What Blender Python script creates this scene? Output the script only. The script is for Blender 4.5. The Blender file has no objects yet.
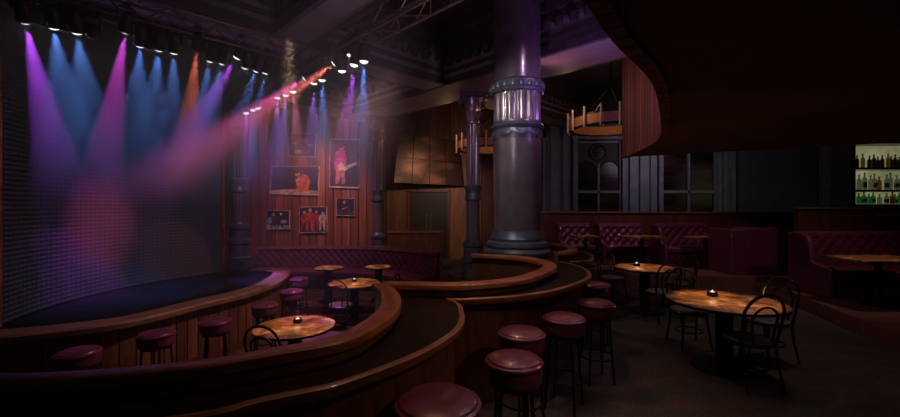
import bpy, bmesh, math, random
from mathutils import Vector, Matrix
from mathutils.geometry import tessellate_polygon
random.seed(7)
PI = math.pi
C = bpy.context.scene.collection
SC = bpy.context.scene
F, CX, HY, EYE = 400.0, 450.0, 205.0, 1.80      # focal length in pixels, centre column, horizon row, eye height


def on_z(px, py, z):
    d = F * (EYE - z) / (py - HY)
    return Vector(((px - CX) / F * d, d, z))


def at_d(px, py, d):
    return Vector(((px - CX) / F * d, d, EYE + (HY - py) * d / F))


# ------------------------------------------------------------------ materials
def new_mat(name):
    m = bpy.data.materials.new(name)
    m.use_nodes = True
    nt = m.node_tree
    b = nt.nodes['Principled BSDF']
    return m, nt, b


def plain(name, col, rough=.5, metal=0., coat=0., spec=.5, noise=0., nscale=8., bump=0., bscale=60.):
    m, nt, b = new_mat(name)
    b.inputs['Base Color'].default_value = (*col, 1)
    b.inputs['Roughness'].default_value = rough
    b.inputs['Metallic'].default_value = metal
    b.inputs['Coat Weight'].default_value = coat
    b.inputs['Specular IOR Level'].default_value = spec
    tc = nt.nodes.new('ShaderNodeTexCoord')
    if noise:
        n = nt.nodes.new('ShaderNodeTexNoise')
        n.inputs['Scale'].default_value = nscale
        n.inputs['Detail'].default_value = 5
        nt.links.new(tc.outputs['Object'], n.inputs['Vector'])
        r = nt.nodes.new('ShaderNodeValToRGB')
        r.color_ramp.elements[0].position = .3
        r.color_ramp.elements[1].position = .7
        r.color_ramp.elements[0].color = (*[c * (1 - noise) for c in col], 1)
        r.color_ramp.elements[1].color = (*[min(1, c * (1 + noise)) for c in col], 1)
        nt.links.new(n.outputs['Fac'], r.inputs['Fac'])
        nt.links.new(r.outputs['Color'], b.inputs['Base Color'])
    if bump:
        n2 = nt.nodes.new('ShaderNodeTexNoise')
        n2.inputs['Scale'].default_value = bscale
        nt.links.new(tc.outputs['Object'], n2.inputs['Vector'])
        bp = nt.nodes.new('ShaderNodeBump')
        bp.inputs['Strength'].default_value = bump
        bp.inputs['Distance'].default_value = .01
        nt.links.new(n2.outputs['Fac'], bp.inputs['Height'])
        nt.links.new(bp.outputs['Normal'], b.inputs['Normal'])
    return m


def wood(name, c1, c2, rough=.4, stretch=(1, 1, 1), scale=6., plank=0., axis=0, coord='Object', coat=0., gap=.06):
    """streaky wood; plank > 0 adds board joints of that pitch along one axis of the coordinate"""
    m, nt, b = new_mat(name)
    L = nt.links.new
    tc = nt.nodes.new('ShaderNodeTexCoord')
    mp = nt.nodes.new('ShaderNodeMapping')
    mp.inputs['Scale'].default_value = stretch
    L(tc.outputs[coord], mp.inputs['Vector'])
    n = nt.nodes.new('ShaderNodeTexNoise')
    n.inputs['Scale'].default_value = scale
    n.inputs['Detail'].default_value = 6
    n.inputs['Distortion'].default_value = .6
    L(mp.outputs['Vector'], n.inputs['Vector'])
    r = nt.nodes.new('ShaderNodeValToRGB')
    r.color_ramp.elements[0].position = .32
    r.color_ramp.elements[1].position = .68
    r.color_ramp.elements[0].color = (*c1, 1)
    r.color_ramp.elements[1].color = (*c2, 1)
    L(n.outputs['Fac'], r.inputs['Fac'])
    out = r.outputs['Color']
    b.inputs['Roughness'].default_value = rough
    b.inputs['Coat Weight'].default_value = coat
    if plank:
        sp = nt.nodes.new('ShaderNodeSeparateXYZ')
        L(tc.outputs[coord], sp.inputs['Vector'])
        dv = nt.nodes.new('ShaderNodeMath'); dv.operation = 'DIVIDE'
        dv.inputs[1].default_value = plank
        L(sp.outputs[axis], dv.inputs[0])
        fl = nt.nodes.new('ShaderNodeMath'); fl.operation = 'FLOOR'
        L(dv.outputs[0], fl.inputs[0])
        wn = nt.nodes.new('ShaderNodeTexWhiteNoise'); wn.noise_dimensions = '1D'
        L(fl.outputs[0], wn.inputs['W'])
        fr = nt.nodes.new('ShaderNodeMath'); fr.operation = 'FRACT'
        L(dv.outputs[0], fr.inputs[0])
        pp = nt.nodes.new('ShaderNodeMath'); pp.operation = 'PINGPONG'
        pp.inputs[1].default_value = .5
        L(fr.outputs[0], pp.inputs[0])
        gr = nt.nodes.new('ShaderNodeMapRange')
        gr.inputs['From Min'].default_value = 0
        gr.inputs['From Max'].default_value = gap
        L(pp.outputs[0], gr.inputs['Value'])
        tone = nt.nodes.new('ShaderNodeMapRange')
        tone.inputs['To Min'].default_value = .55
        tone.inputs['To Max'].default_value = 1.15
        L(wn.outputs['Value'], tone.inputs['Value'])
        mx = nt.nodes.new('ShaderNodeMix'); mx.data_type = 'RGBA'; mx.blend_type = 'MULTIPLY'
        mx.inputs[0].default_value = 1
        L(out, mx.inputs[6]); L(tone.outputs[0], mx.inputs[7])
        out = mx.outputs[2]
        bp = nt.nodes.new('ShaderNodeBump')
        bp.inputs['Strength'].default_value = .9
        bp.inputs['Distance'].default_value = .045
        L(gr.outputs[0], bp.inputs['Height'])
        L(bp.outputs['Normal'], b.inputs['Normal'])
        mx2 = nt.nodes.new('ShaderNodeMix'); mx2.data_type = 'RGBA'; mx2.blend_type = 'MULTIPLY'
        mx2.inputs[0].default_value = .75
        L(out, mx2.inputs[6]); L(gr.outputs[0], mx2.inputs[7])
        out = mx2.outputs[2]
    L(out, b.inputs['Base Color'])
    return m


def emitter(name, col, strength, base=(.02, .02, .02)):
    m, nt, b = new_mat(name)
    b.inputs['Base Color'].default_value = (*base, 1)
    b.inputs['Emission Color'].default_value = (*col, 1)
    b.inputs['Emission Strength'].default_value = strength
    return m


M = {}
M['cap'] = wood('rail_wood', (.20, .062, .024), (.40, .14, .056), .38, (1, 1, 4), 5, coat=.25)
M['edge'] = wood('counter_edge_wood', (.17, .06, .025), (.28, .105, .045), .4, (1, 1, 4), 6, coat=.2)
M['counter'] = plain('counter_top', (.013, .005, .004), .6, spec=.12, noise=.3, nscale=5)
M['panel'] = wood('counter_panel_wood', (.085, .03, .012), (.19, .075, .03), .45, (9, 1.2, 1), 2.2, coord='UV', coat=.1)
M['inner'] = wood('pit_panel_wood', (.12, .042, .018), (.22, .085, .035), .5, (5, .7, 1), 2.0, coord='UV')
M['plank'] = wood('stage_front_planks', (.12, .045, .022), (.25, .105, .055), .5, (7, .8, 1), 2.4, plank=.16, axis=0, coord='UV')
M['rim'] = wood('stage_rim_wood', (.15, .085, .045), (.27, .155, .085), .42, (1, 1, 4), 5, coat=.15)
M['wallplank'] = wood('photo_wall_planks', (.15, .045, .02), (.33, .115, .055), .5, (6, 1, .6), 1.6, plank=.24, axis=0, gap=.07)
M['slat'] = wood('balcony_slats', (.20, .07, .045), (.34, .13, .085), .7, (5, .6, 1), 1.8, plank=.17, axis=0, coord='UV', gap=.13)
M['lightwood'] = wood('door_wall_wood', (.17, .075, .03), (.33, .16, .07), .5, (3, 3, .6), 2.2, plank=1.05, axis=0, gap=.012)
M['mahog'] = wood('partition_wood', (.075, .024, .013), (.14, .048, .026), .42, (3, 3, .7), 3.0, coat=.15)
M['leather'] = plain('oxblood_leather', (.085, .015, .036), .36, coat=.3, spec=.5, noise=.25, nscale=9, bump=.12, bscale=140)
M['leather2'] = plain('plum_leather', (.13, .028, .06), .3, coat=.2, spec=.5, noise=.2, nscale=9, bump=.1, bscale=140)
M['greyleather'] = plain('grey_leather', (.17, .13, .125), .4, noise=.2)
M['black'] = plain('black_bentwood', (.016, .010, .010), .32, coat=.3, noise=.3, nscale=20)
M['iron'] = plain('black_iron', (.018, .017, .019), .42, metal=.5, noise=.3, nscale=18)
M['pedestal'] = plain('pedestal_iron', (.02, .014, .014), .4, metal=.3, noise=.3, nscale=14)
M['column'] = plain('column_paint', (.24, .195, .21), .26, metal=.55, coat=.3, noise=.25, nscale=4)
M['columndark'] = plain('column_base_paint', (.10, .11, .13), .36, metal=.3, noise=.3, nscale=6)
M['ceiling'] = plain('ceiling_plaster', (.055, .045, .045), .8, noise=.35, nscale=1.2, bump=.3, bscale=14)
M['beam'] = plain('beam_plaster', (.30, .27, .29), .6, noise=.22, nscale=1.6)
M['cornice'] = plain('cornice_plaster', (.075, .062, .062), .55, noise=.35, nscale=10)
M['soffit'] = plain('balcony_underside', (.15, .095, .065), .85, noise=.3, nscale=1.1)
M['fabricwall'] = plain('dark_wall_paint', (.05, .038, .045), .7, noise=.3, nscale=1.5)
M['bluewall'] = plain('blue_grey_panel_paint', (.10, .115, .20), .6, noise=.2, nscale=1.5)
M['trim'] = plain('grey_window_trim', (.22, .22, .25), .5, noise=.2, nscale=3)
M['stage'] = plain('stage_floor_paint', (.006, .005, .006), .9, spec=.1, noise=.3, nscale=3)
M['canvas'] = plain('canvas_edge', (.5, .42, .38), .7, noise=.1)
M['votive'] = plain('votive_holder', (.03, .02, .018), .3, noise=.2)
M['flame'] = emitter('votive_flame', (1, .8, .55), 1.1)
M['candle'] = plain('candle_wax', (.75, .62, .48), .5, noise=.08)
M['chand'] = wood('chandelier_wood', (.42, .2, .09), (.62, .32, .16), .5, (2, 2, 6), 5)
M['can'] = plain('lamp_can', (.05, .03, .026), .4, metal=.5, noise=.3, nscale=20)
M['truss'] = plain('truss_metal', (.16, .11, .085), .4, metal=.7, noise=.2, nscale=12)
M['copper'] = plain('copper_trim', (.5, .19, .07), .35, metal=.8, noise=.2)
M['brass'] = plain('door_handle_metal', (.5, .46, .42), .3, metal=.8, noise=.15)
M['doorleaf'] = plain('dark_door_panel', (.014, .013, .013), .5, noise=.3, nscale=3)
M['brownledge'] = plain('grey_ledge', (.14, .14, .155), .35, noise=.25, nscale=4)
M['riser'] = plain('platform_riser', (.15, .065, .055), .6, noise=.25, nscale=4)


def tabletop_mat():
    m, nt, b = new_mat('burnished_copper_top')
    L = nt.links.new
    tc = nt.nodes.new('ShaderNodeTexCoord')
    oi = nt.nodes.new('ShaderNodeObjectInfo')
    ad = nt.nodes.new('ShaderNodeVectorMath'); ad.operation = 'ADD'
    ms = nt.nodes.new('ShaderNodeMath'); ms.operation = 'MULTIPLY'; ms.inputs[1].default_value = 37
    L(oi.outputs['Random'], ms.inputs[0])
    L(tc.outputs['Object'], ad.inputs[0]); L(ms.outputs[0], ad.inputs[1])
    n = nt.nodes.new('ShaderNodeTexNoise')
    n.inputs['Scale'].default_value = 4.2
    n.inputs['Detail'].default_value = 7
    n.inputs['Roughness'].default_value = .68
    n.inputs['Distortion'].default_value = .8
    L(ad.outputs[0], n.inputs['Vector'])
    r = nt.nodes.new('ShaderNodeValToRGB')
    e = r.color_ramp.elements
    e[0].position, e[0].color = .38, (.06, .02, .008, 1)
    e[1].position, e[1].color = .66, (.95, .52, .2, 1)
    k = e.new(.52); k.color = (.36, .15, .05, 1)
    L(n.outputs['Fac'], r.inputs['Fac'])
    L(r.outputs['Color'], b.inputs['Base Color'])
    b.inputs['Metallic'].default_value = .1
    b.inputs['Roughness'].default_value = .42
    bp = nt.nodes.new('ShaderNodeBump')
    bp.inputs['Strength'].default_value = .25
    bp.inputs['Distance'].default_value = .01
    L(n.outputs['Fac'], bp.inputs['Height'])
    L(bp.outputs['Normal'], b.inputs['Normal'])
    return m


M['tabletop'] = tabletop_mat()


def carpet_mat(name, dark, red, sc):
    m, nt, b = new_mat(name)
    L = nt.links.new
    tc = nt.nodes.new('ShaderNodeTexCoord')
    w = nt.nodes.new('ShaderNodeTexWave')
    w.wave_type = 'RINGS'
    w.inputs['Scale'].default_value = sc
    w.inputs['Distortion'].default_value = 9
    w.inputs['Detail'].default_value = 3
    w.inputs['Detail Scale'].default_value = 1.5
    L(tc.outputs['Object'], w.inputs['Vector'])
    r = nt.nodes.new('ShaderNodeValToRGB')
    r.color_ramp.elements[0].position, r.color_ramp.elements[0].color = .62, (*dark, 1)
    r.color_ramp.elements[1].position, r.color_ramp.elements[1].color = .95, (*red, 1)
    L(w.outputs['Fac'], r.inputs['Fac'])
    n = nt.nodes.new('ShaderNodeTexNoise'); n.inputs['Scale'].default_value = 45
    n.inputs['Detail'].default_value = 6
    L(tc.outputs['Object'], n.inputs['Vector'])
    mr = nt.nodes.new('ShaderNodeMapRange')
    mr.inputs['From Min'].default_value = .3; mr.inputs['From Max'].default_value = .7
    mr.inputs['To Min'].default_value = .35; mr.inputs['To Max'].default_value = 1.5
    L(n.outputs['Fac'], mr.inputs['Value'])
    mx = nt.nodes.new('ShaderNodeMix'); mx.data_type = 'RGBA'; mx.blend_type = 'MULTIPLY'
    mx.inputs[0].default_value = 1
    L(r.outputs['Color'], mx.inputs[6]); L(mr.outputs[0], mx.inputs[7])
    L(mx.outputs[2], b.inputs['Base Color'])
    b.inputs['Roughness'].default_value = .9
    return m


M['carpet'] = carpet_mat('dark_carpet', (.055, .05, .046), (.09, .052, .04), .9)
M['pitcarpet'] = carpet_mat('pit_carpet', (.06, .026, .018), (.15, .055, .032), .6)


def screen_mat():
    """LED wall: rows of pale diode dots over black"""
    m, nt, b = new_mat('led_wall_dots')
    L = nt.links.new
    tc = nt.nodes.new('ShaderNodeTexCoord')
    sp = nt.nodes.new('ShaderNodeSeparateXYZ')
    L(tc.outputs['UV'], sp.inputs['Vector'])

    def ping(sock, pitch):
        dv = nt.nodes.new('ShaderNodeMath'); dv.operation = 'DIVIDE'; dv.inputs[1].default_value = pitch
        L(sock, dv.inputs[0])
        pp = nt.nodes.new('ShaderNodeMath'); pp.operation = 'PINGPONG'; pp.inputs[1].default_value = .5
        L(dv.outputs[0], pp.inputs[0])
        mr = nt.nodes.new('ShaderNodeMapRange')
        mr.inputs['From Min'].default_value = .12; mr.inputs['From Max'].default_value = .4
        mr.interpolation_type = 'SMOOTHSTEP'
        L(pp.outputs[0], mr.inputs['Value'])
        return mr.outputs[0]
    a = ping(sp.outputs[1], .062)
    c = ping(sp.outputs[0], .085)
    cm = nt.nodes.new('ShaderNodeMapRange'); cm.inputs['To Min'].default_value = .45
    L(c, cm.inputs['Value'])
    mu = nt.nodes.new('ShaderNodeMath'); mu.operation = 'MULTIPLY'
    L(a, mu.inputs[0]); L(cm.outputs[0], mu.inputs[1])
    r = nt.nodes.new('ShaderNodeValToRGB')
    r.color_ramp.elements[0].color = (.006, .006, .007, 1)
    r.color_ramp.elements[1].color = (.032, .032, .031, 1)
    L(mu.outputs[0], r.inputs['Fac'])
    L(r.outputs['Color'], b.inputs['Base Color'])
    L(r.outputs['Color'], b.inputs['Emission Color'])
    b.inputs['Emission Strength'].default_value = .2
    b.inputs['Roughness'].default_value = .6
    return m


M['screen'] = screen_mat()


def window_mat():
    m, nt, b = new_mat('glass_painted_reflections')
    L = nt.links.new
    tc = nt.nodes.new('ShaderNodeTexCoord')
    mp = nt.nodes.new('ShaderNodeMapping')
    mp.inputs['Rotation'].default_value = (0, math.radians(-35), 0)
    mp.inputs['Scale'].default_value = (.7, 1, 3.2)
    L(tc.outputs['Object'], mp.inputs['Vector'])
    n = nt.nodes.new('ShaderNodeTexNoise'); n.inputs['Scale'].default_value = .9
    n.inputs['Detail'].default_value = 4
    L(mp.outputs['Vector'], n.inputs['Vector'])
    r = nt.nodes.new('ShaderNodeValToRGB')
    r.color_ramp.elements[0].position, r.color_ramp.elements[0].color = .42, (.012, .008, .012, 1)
    r.color_ramp.elements[1].position, r.color_ramp.elements[1].color = .7, (.10, .03, .03, 1)  # reddish diagonal reflections of buildings, painted into the glass colour
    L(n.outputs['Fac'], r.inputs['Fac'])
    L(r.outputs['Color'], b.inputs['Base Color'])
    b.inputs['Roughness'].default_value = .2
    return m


M['glass'] = window_mat()


def mural_mat():
    m, nt, b = new_mat('etched_metal_mural')
    L = nt.links.new
    tc = nt.nodes.new('ShaderNodeTexCoord')
    mp = nt.nodes.new('ShaderNodeMapping')
    mp.inputs['Rotation'].default_value = (0, math.radians(32), 0)
    mp.inputs['Scale'].default_value = (.45, 1, .9)
    L(tc.outputs['Object'], mp.inputs['Vector'])
    n = nt.nodes.new('ShaderNodeTexVoronoi'); n.inputs['Scale'].default_value = 2.2
    n.feature = 'F1'; n.distance = 'MANHATTAN'
    L(mp.outputs['Vector'], n.inputs['Vector'])
    r = nt.nodes.new('ShaderNodeValToRGB')
    r.color_ramp.elements[0].position, r.color_ramp.elements[0].color = .1, (.30, .14, .085, 1)
    r.color_ramp.elements[1].position, r.color_ramp.elements[1].color = .8, (.05, .022, .014, 1)
    L(n.outputs['Distance'], r.inputs['Fac'])
    L(r.outputs['Color'], b.inputs['Base Color'])
    b.inputs['Roughness'].default_value = .45
    b.inputs['Metallic'].default_value = .3
    return m


M['mural'] = mural_mat()


# ------------------------------------------------------------------ mesh helpers
class MB:
    def __init__(self):
        self.v, self.f, self.uv, self.mi, self.sm = [], [], [], [], []

    def add(self, vs, fs, uvs=None, mi=0, smooth=False):
        o = len(self.v)
        self.v += [tuple(p) for p in vs]
        self.uv += list(uvs) if uvs else [(p[0], p[2]) for p in vs]
        for f in fs:
            self.f.append(tuple(i + o for i in f)); self.mi.append(mi); self.sm.append(smooth)
        return self

    def box(self, c, s, rz=0, mi=0, m=None):
        x, y, z = s[0] / 2, s[1] / 2, s[2] / 2
        ca, sa = math.cos(rz), math.sin(rz)
        vs = []
        for dx, dy, dz in ((-x, -y, -z), (x, -y, -z), (x, y, -z), (-x, y, -z), (-x, -y, z), (x, -y, z), (x, y, z), (-x, y, z)):
            p = Vector((dx, dy, dz))
            if m is not None:
                p = m @ p
            else:
                p = Vector((dx * ca - dy * sa, dx * sa + dy * ca, dz))
            vs.append((c[0] + p[0], c[1] + p[1], c[2] + p[2]))
        return self.add(vs, [(0, 3, 2, 1), (4, 5, 6, 7), (0, 1, 5, 4), (1, 2, 6, 5), (2, 3, 7, 6), (3, 0, 4, 7)], mi=mi)

    def lathe(self, prof, seg=32, c=(0, 0, 0), flute=None, mi=0):
        """prof: list of (r, z); flute(r, z, ang) -> r"""
        vs, fs, uv = [], [], []
        n = len(prof)
        for k in range(seg + 1):
            a = 2 * PI * k / seg
            for r, z in prof:
                rr = flute(r, z, a) if flute else r
                vs.append((c[0] + rr * math.cos(a), c[1] + rr * math.sin(a), c[2] + z))
                uv.append((a * max(r, .05), z))
        for k in range(seg):
            for j in range(n - 1):
                a, b = k * n + j, (k + 1) * n + j
                fs.append((a, b, b + 1, a + 1))
        return self.add(vs, fs, uv, mi, True)

    def tube(self, path, r, seg=8, closed=False, mi=0, flat=1.0):
        pts = [Vector(p) for p in path]
        n = len(pts)
        vs, fs = [], []
        prev = None
        for i, p in enumerate(pts):
            if closed:
                t = pts[(i + 1) % n] - pts[i - 1]
            else:
                t = pts[min(i + 1, n - 1)] - pts[max(i - 1, 0)]
            t.normalize()
            if prev is None:
                up = Vector((0, 0, 1)) if abs(t.z) < .9 else Vector((1, 0, 0))
                nrm = t.cross(up).normalized()
            else:
                nrm = (prev - t * prev.dot(t)).normalized()
            prev = nrm
            bn = t.cross(nrm)
            rr = r[i] if isinstance(r, (list, tuple)) else r
            for k in range(seg):
                a = 2 * PI * k / seg
                vs.append(p + nrm * (rr * math.cos(a)) + bn * (rr * flat * math.sin(a)))
        m = n if closed else n - 1
        for i in range(m):
            for k in range(seg):
                a, b = i * seg + k, i * seg + (k + 1) % seg
                c, d = ((i + 1) % n) * seg + (k + 1) % seg, ((i + 1) % n) * seg + k
                fs.append((a, b, c, d))
        if not closed:
            fs.append(tuple(range(seg - 1, -1, -1)))
            fs.append(tuple(range((n - 1) * seg, n * seg)))
        return self.add(vs, fs, None, mi, True)

    def prism(self, poly, z0, z1, mi=0, top_only=False):
        n = len(poly)
        tri = tessellate_polygon([[Vector((p[0], p[1], 0)) for p in poly]])
        vs = [(p[0], p[1], z1) for p in poly]
        self.add(vs, [tuple(t) for t in tri], [(p[0], p[1]) for p in poly], mi)
        if not top_only:
            self.add([(p[0], p[1], z0) for p in poly], [tuple(reversed(t)) for t in tri], [(p[0], p[1]) for p in poly], mi)
            s, vs, uv, fs = 0, [], [], []
            for i in range(n + 1):
                p = poly[i % n]
                if i:
                    q = poly[i - 1]
                    s += math.hypot(p[0] - q[0], p[1] - q[1])
                vs += [(p[0], p[1], z0), (p[0], p[1], z1)]; uv += [(s, z0), (s, z1)]
            for i in range(n):
                fs.append((2 * i, 2 * i + 2, 2 * i + 3, 2 * i + 1))
            self.add(vs, fs, uv, mi)
        return self

    def sweep(self, path, prof, closed_prof=True, cap=True, widths=None, mi=0, smooth=True):
        """prof: (lateral offset to the right of travel, z) swept along a plan path"""
        P = [Vector((p[0], p[1])) for p in path]
        n, k = len(P), len(prof)
        vs, fs, uv = [], [], []
        s = 0
        for i, p in enumerate(P):
            t = (P[min(i + 1, n - 1)] - P[max(i - 1, 0)]).normalized()
            nr = Vector((t.y, -t.x))
            if i:
                s += (P[i] - P[i - 1]).length
            w = widths[i] if widths else 1.0
            for o, z in prof:
                vs.append((p.x + nr.x * o * w, p.y + nr.y * o * w, z)); uv.append((s, z + o))
        kk = k if closed_prof else k - 1
        for i in range(n - 1):
            for j in range(kk):
                a, b = i * k + j, i * k + (j + 1) % k
                fs.append((a, b, b + k, a + k))
        if cap and closed_prof:
            fs.append(tuple(range(k - 1, -1, -1)))
            fs.append(tuple(range((n - 1) * k, n * k)))
        return self.add(vs, fs, uv, mi, smooth)

    def strip_slab(self, A, B, z0, z1, mi=0):
        """slab between two plan polylines of the same length"""
        n = len(A)
        vs, fs = [], []
        for a, b in zip(A, B):
            vs += [(a[0], a[1], z1), (b[0], b[1], z1), (b[0], b[1], z0), (a[0], a[1], z0)]
        for i in range(n - 1):
            for j in range(4):
                p, q = i * 4 + j, i * 4 + (j + 1) % 4
                fs.append((p, q, q + 4, p + 4))
        fs.append((3, 2, 1, 0)); fs.append((4 * n - 4, 4 * n - 3, 4 * n - 2, 4 * n - 1))
        return self.add(vs, fs, [(v[0], v[1]) for v in vs], mi)

    def mesh(self, name, mats, ang=35, bevel=0):
        me = bpy.data.meshes.new(name)
        me.from_pydata(self.v, [], self.f)
        uvl = me.uv_layers.new(name='UVMap')
        for lp in me.loops:
            uvl.data[lp.index].uv = self.uv[lp.vertex_index]
        for m in (mats if isinstance(mats, (list, tuple)) else [mats]):
            me.materials.append(m)
        me.polygons.foreach_set('material_index', self.mi)
        me.polygons.foreach_set('use_smooth', [True] * len(self.f))
        bm = bmesh.new(); bm.from_mesh(me)
        bmesh.ops.remove_doubles(bm, verts=bm.verts, dist=1e-5)
        bmesh.ops.recalc_face_normals(bm, faces=bm.faces)
        bm.to_mesh(me); bm.free()
        me.set_sharp_from_angle(angle=math.radians(ang))
        return me

    def build(self, name, mats, parent=None, world=False, ang=35, bevel=0, loc=None):
        o = bpy.data.objects.new(name, self.mesh(name, mats, ang))
        C.objects.link(o)
        if parent is not None:
            o.parent = parent
            if world:
                q = parent
                off = Vector((0, 0, 0))
                while q is not None:
                    off += q.location; q = q.parent
                o.location = -off
        if loc is not None:
            o.location = loc
        if bevel:
            md = o.modifiers.new('bevel', 'BEVEL')
            md.width = bevel; md.segments = 2; md.limit_method = 'ANGLE'
        return o


def thing(name, label, cat, loc=(0, 0, 0), rz=0, group=None):
    o = bpy.data.objects.new(name, None)
    C.objects.link(o)
    o.location = loc; o.rotation_euler = (0, 0, rz)
    o.empty_display_size = .1
    o['label'] = label; o['category'] = cat
    if group:
        o['group'] = group
    return o


def tag(o, label=None, cat=None, group=None, kind=None):
    for k, v in (('label', label), ('category', cat), ('group', group), ('kind', kind)):
        if v:
            o[k] = v
    return o


def dup(root, loc, rz, label, group=None, scale=None):
    r = root.copy(); C.objects.link(r)
    r.location = loc; r.rotation_euler = (0, 0, rz); r['label'] = label
    if group:
        r['group'] = group
    if scale:
        r.scale = scale
    for ch in list(root.children):
        c = ch.copy(); C.objects.link(c); c.parent = r
        for g in list(ch.children):
            d = g.copy(); C.objects.link(d); d.parent = c
    return r


def struct(o, label=None):
    o['kind'] = 'structure'
    if label:
        o['label'] = label
    return o


def crom(pts, per=10):
    """Catmull-Rom through plan points"""
    P = [Vector((p[0], p[1])) for p in pts]
    P = [P[0] * 2 - P[1]] + P + [P[-1] * 2 - P[-2]]
    out = []
    for i in range(1, len(P) - 2):
        a, b, c, d = P[i - 1], P[i], P[i + 1], P[i + 2]
        for k in range(per):
            t = k / per
            out.append(.5 * ((2 * b) + (c - a) * t + (2 * a - 5 * b + 4 * c - d) * t * t + (3 * b - a - 3 * c + d) * t ** 3))
    out.append(P[-2])
    return out


def resample(pl, n):
    L = [0]
    for a, b in zip(pl, pl[1:]):
        L.append(L[-1] + (b - a).length)
    out, j = [], 0
    for k in range(n):
        s = L[-1] * k / (n - 1)
        while j < len(L) - 2 and L[j + 1] < s:
            j += 1
        t = (s - L[j]) / max(1e-9, L[j + 1] - L[j])
        out.append(pl[j].lerp(pl[j + 1], min(1, t)))
    return out


def offset(pl, d):
    n = len(pl); out = []
    for i, p in enumerate(pl):
        t = (pl[min(i + 1, n - 1)] - pl[max(i - 1, 0)]).normalized()
        out.append(p + Vector((t.y, -t.x)) * d)
    return out


def xy(l, s=1.0):
    return [Vector((a * s, b * s)) for a, b in l]


# ------------------------------------------------------------------ plan curves
ZR, ZC = 1.10, .99                # top of the serpentine rail, top of the counter
PIT, TIER, STAGE, RIM = -.45, -.30, .35, .42


def plan(pts, drop, z):
    """surveyed plan points (475 px lens, horizon row 230) moved to the height z"""
    return [on_z(CX + 475 * x / y, 230 + 475 * drop / y, z).to_2d() for x, y in pts]


rail1 = crom(plan([(-3.2, 1.22), (-2.0, 1.225), (-1.2, 1.226), (-.95, 1.265), (-.78, 1.33), (-.67, 1.39), (-.555, 1.497), (-.39, 1.67), (-.325, 1.95), (-.30, 2.25), (-.32, 2.6), (-.39, 3.0), (-.51, 3.40)], .38, ZR), 8)
rail2 = crom(plan([(-.50, 3.46), (-.2, 3.42), (.10, 3.41), (.5, 3.72), (.85, 4.42), (1.08, 5.15), (1.16, 5.85), (1.05, 6.75), (.75, 7.28), (.36, 7.58)], .38, ZR), 8)
rail3 = crom([(1.60, 6.02), (1.80, 6.12), (1.98, 6.42), (2.04, 6.85), (1.93, 7.3), (1.68, 7.6)], 8)
cnt1 = crom(plan([(-3.2, .86), (-2.0, .875), (-1.2, .9), (-.85, 1.0), (-.573, 1.116), (-.496, 1.195), (-.4, 1.269), (-.31, 1.344), (-.127, 1.634), (0, 1.964), (.05, 2.25), (.055, 2.55), (.04, 2.78), (-.02, 2.97)], .43, ZC), 8)
cnt2 = crom(plan([(-.02, 2.985), (.06, 2.965), (.43, 3.11), (.74, 3.415), (1.03, 3.87), (1.227, 4.255), (1.36, 4.65), (1.47, 5.15), (1.52, 5.7), (1.48, 6.5), (1.25, 7.3), (.8, 7.95), (.5, 8.1)], .43, ZC), 8)
cnt3 = crom([(1.72, 5.72), (2.02, 5.88), (2.24, 6.3), (2.33, 6.85), (2.2, 7.45), (1.88, 7.85)], 8)
rim = crom(plan([(-5.5, 4.3), (-4.52, 4.77), (-3.98, 5.22), (-3.74, 5.7), (-3.63, 6.9), (-3.5, 7.95), (-3.62, 9.5), (-4.15, 11.7), (-4.7, 12.55), (-5.3, 12.9)], 1.03, RIM), 8)

# ------------------------------------------------------------------ floors
fl = [(p.x, p.y) for p in rail1] + [(p.x, p.y) for p in rail2[2:]] + [(.16, 9.6), (-.05, 10.72), (-2.12, 10.78), (-2.12, 15), (15, 15), (15, -1.5), (rail1[0].x, -1.5)]
struct(MB().prism(fl, -.1, 0, top_only=True).build('floor', M['carpet']))
struct(MB().box((-2.6, 6.4, PIT - .05), (7.8, 11.2, .1)).build('floor_pit', M['pitcarpet']))
pw = [Vector(p) for p in ((rail2[-1].x, rail2[-1].y), (.16, 9.6), (-.05, 10.72), (-2.12, 10.78))]
struct(MB().sweep(pw, [(-.03, PIT), (-.03, 0), (.03, 0), (.03, PIT)], smooth=False).build('wall_pit', M['mahog']))
struct(MB().prism([(-3.4, 8.75), (-3.0, 8.28), (-.5, 8.28), (.1, 8.7), (-.12, 10.66), (-2.1, 10.7), (-2.1, 11.45), (-6.3, 11.45), (-6.3, 9.65), (-4.6, 9.55)], PIT, TIER).build('floor_tier', M['pitcarpet']))
sp_ = [(p.x, p.y) for p in rim] + [(rim[-1].x, 9.5), (-6.3, 9.5), (-6.3, rim[0].y)]
stage_floor = struct(MB().prism(sp_, STAGE - .08, STAGE).build('floor_stage', M['stage']))

# platforms on the right
plat_r = [(5.51, 4.9), (6.17, 6.99), (6.3, 7.5), (6.35, 8.5), (14, 8.5), (14, 2.9), (4.9, 2.9)]
struct(MB().prism(plat_r, 0, .20).build('floor_right_platform', M['riser']))
struct(MB().prism([(2.3, 9.3), (3.7, 9.3), (4.0, 8.35), (7.15, 8.35), (7.3, 8.7), (9.2, 8.7), (9.2, 11.7), (2.3, 11.7)], 0, .3).build('floor_booth_platform', M['riser']))

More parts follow.
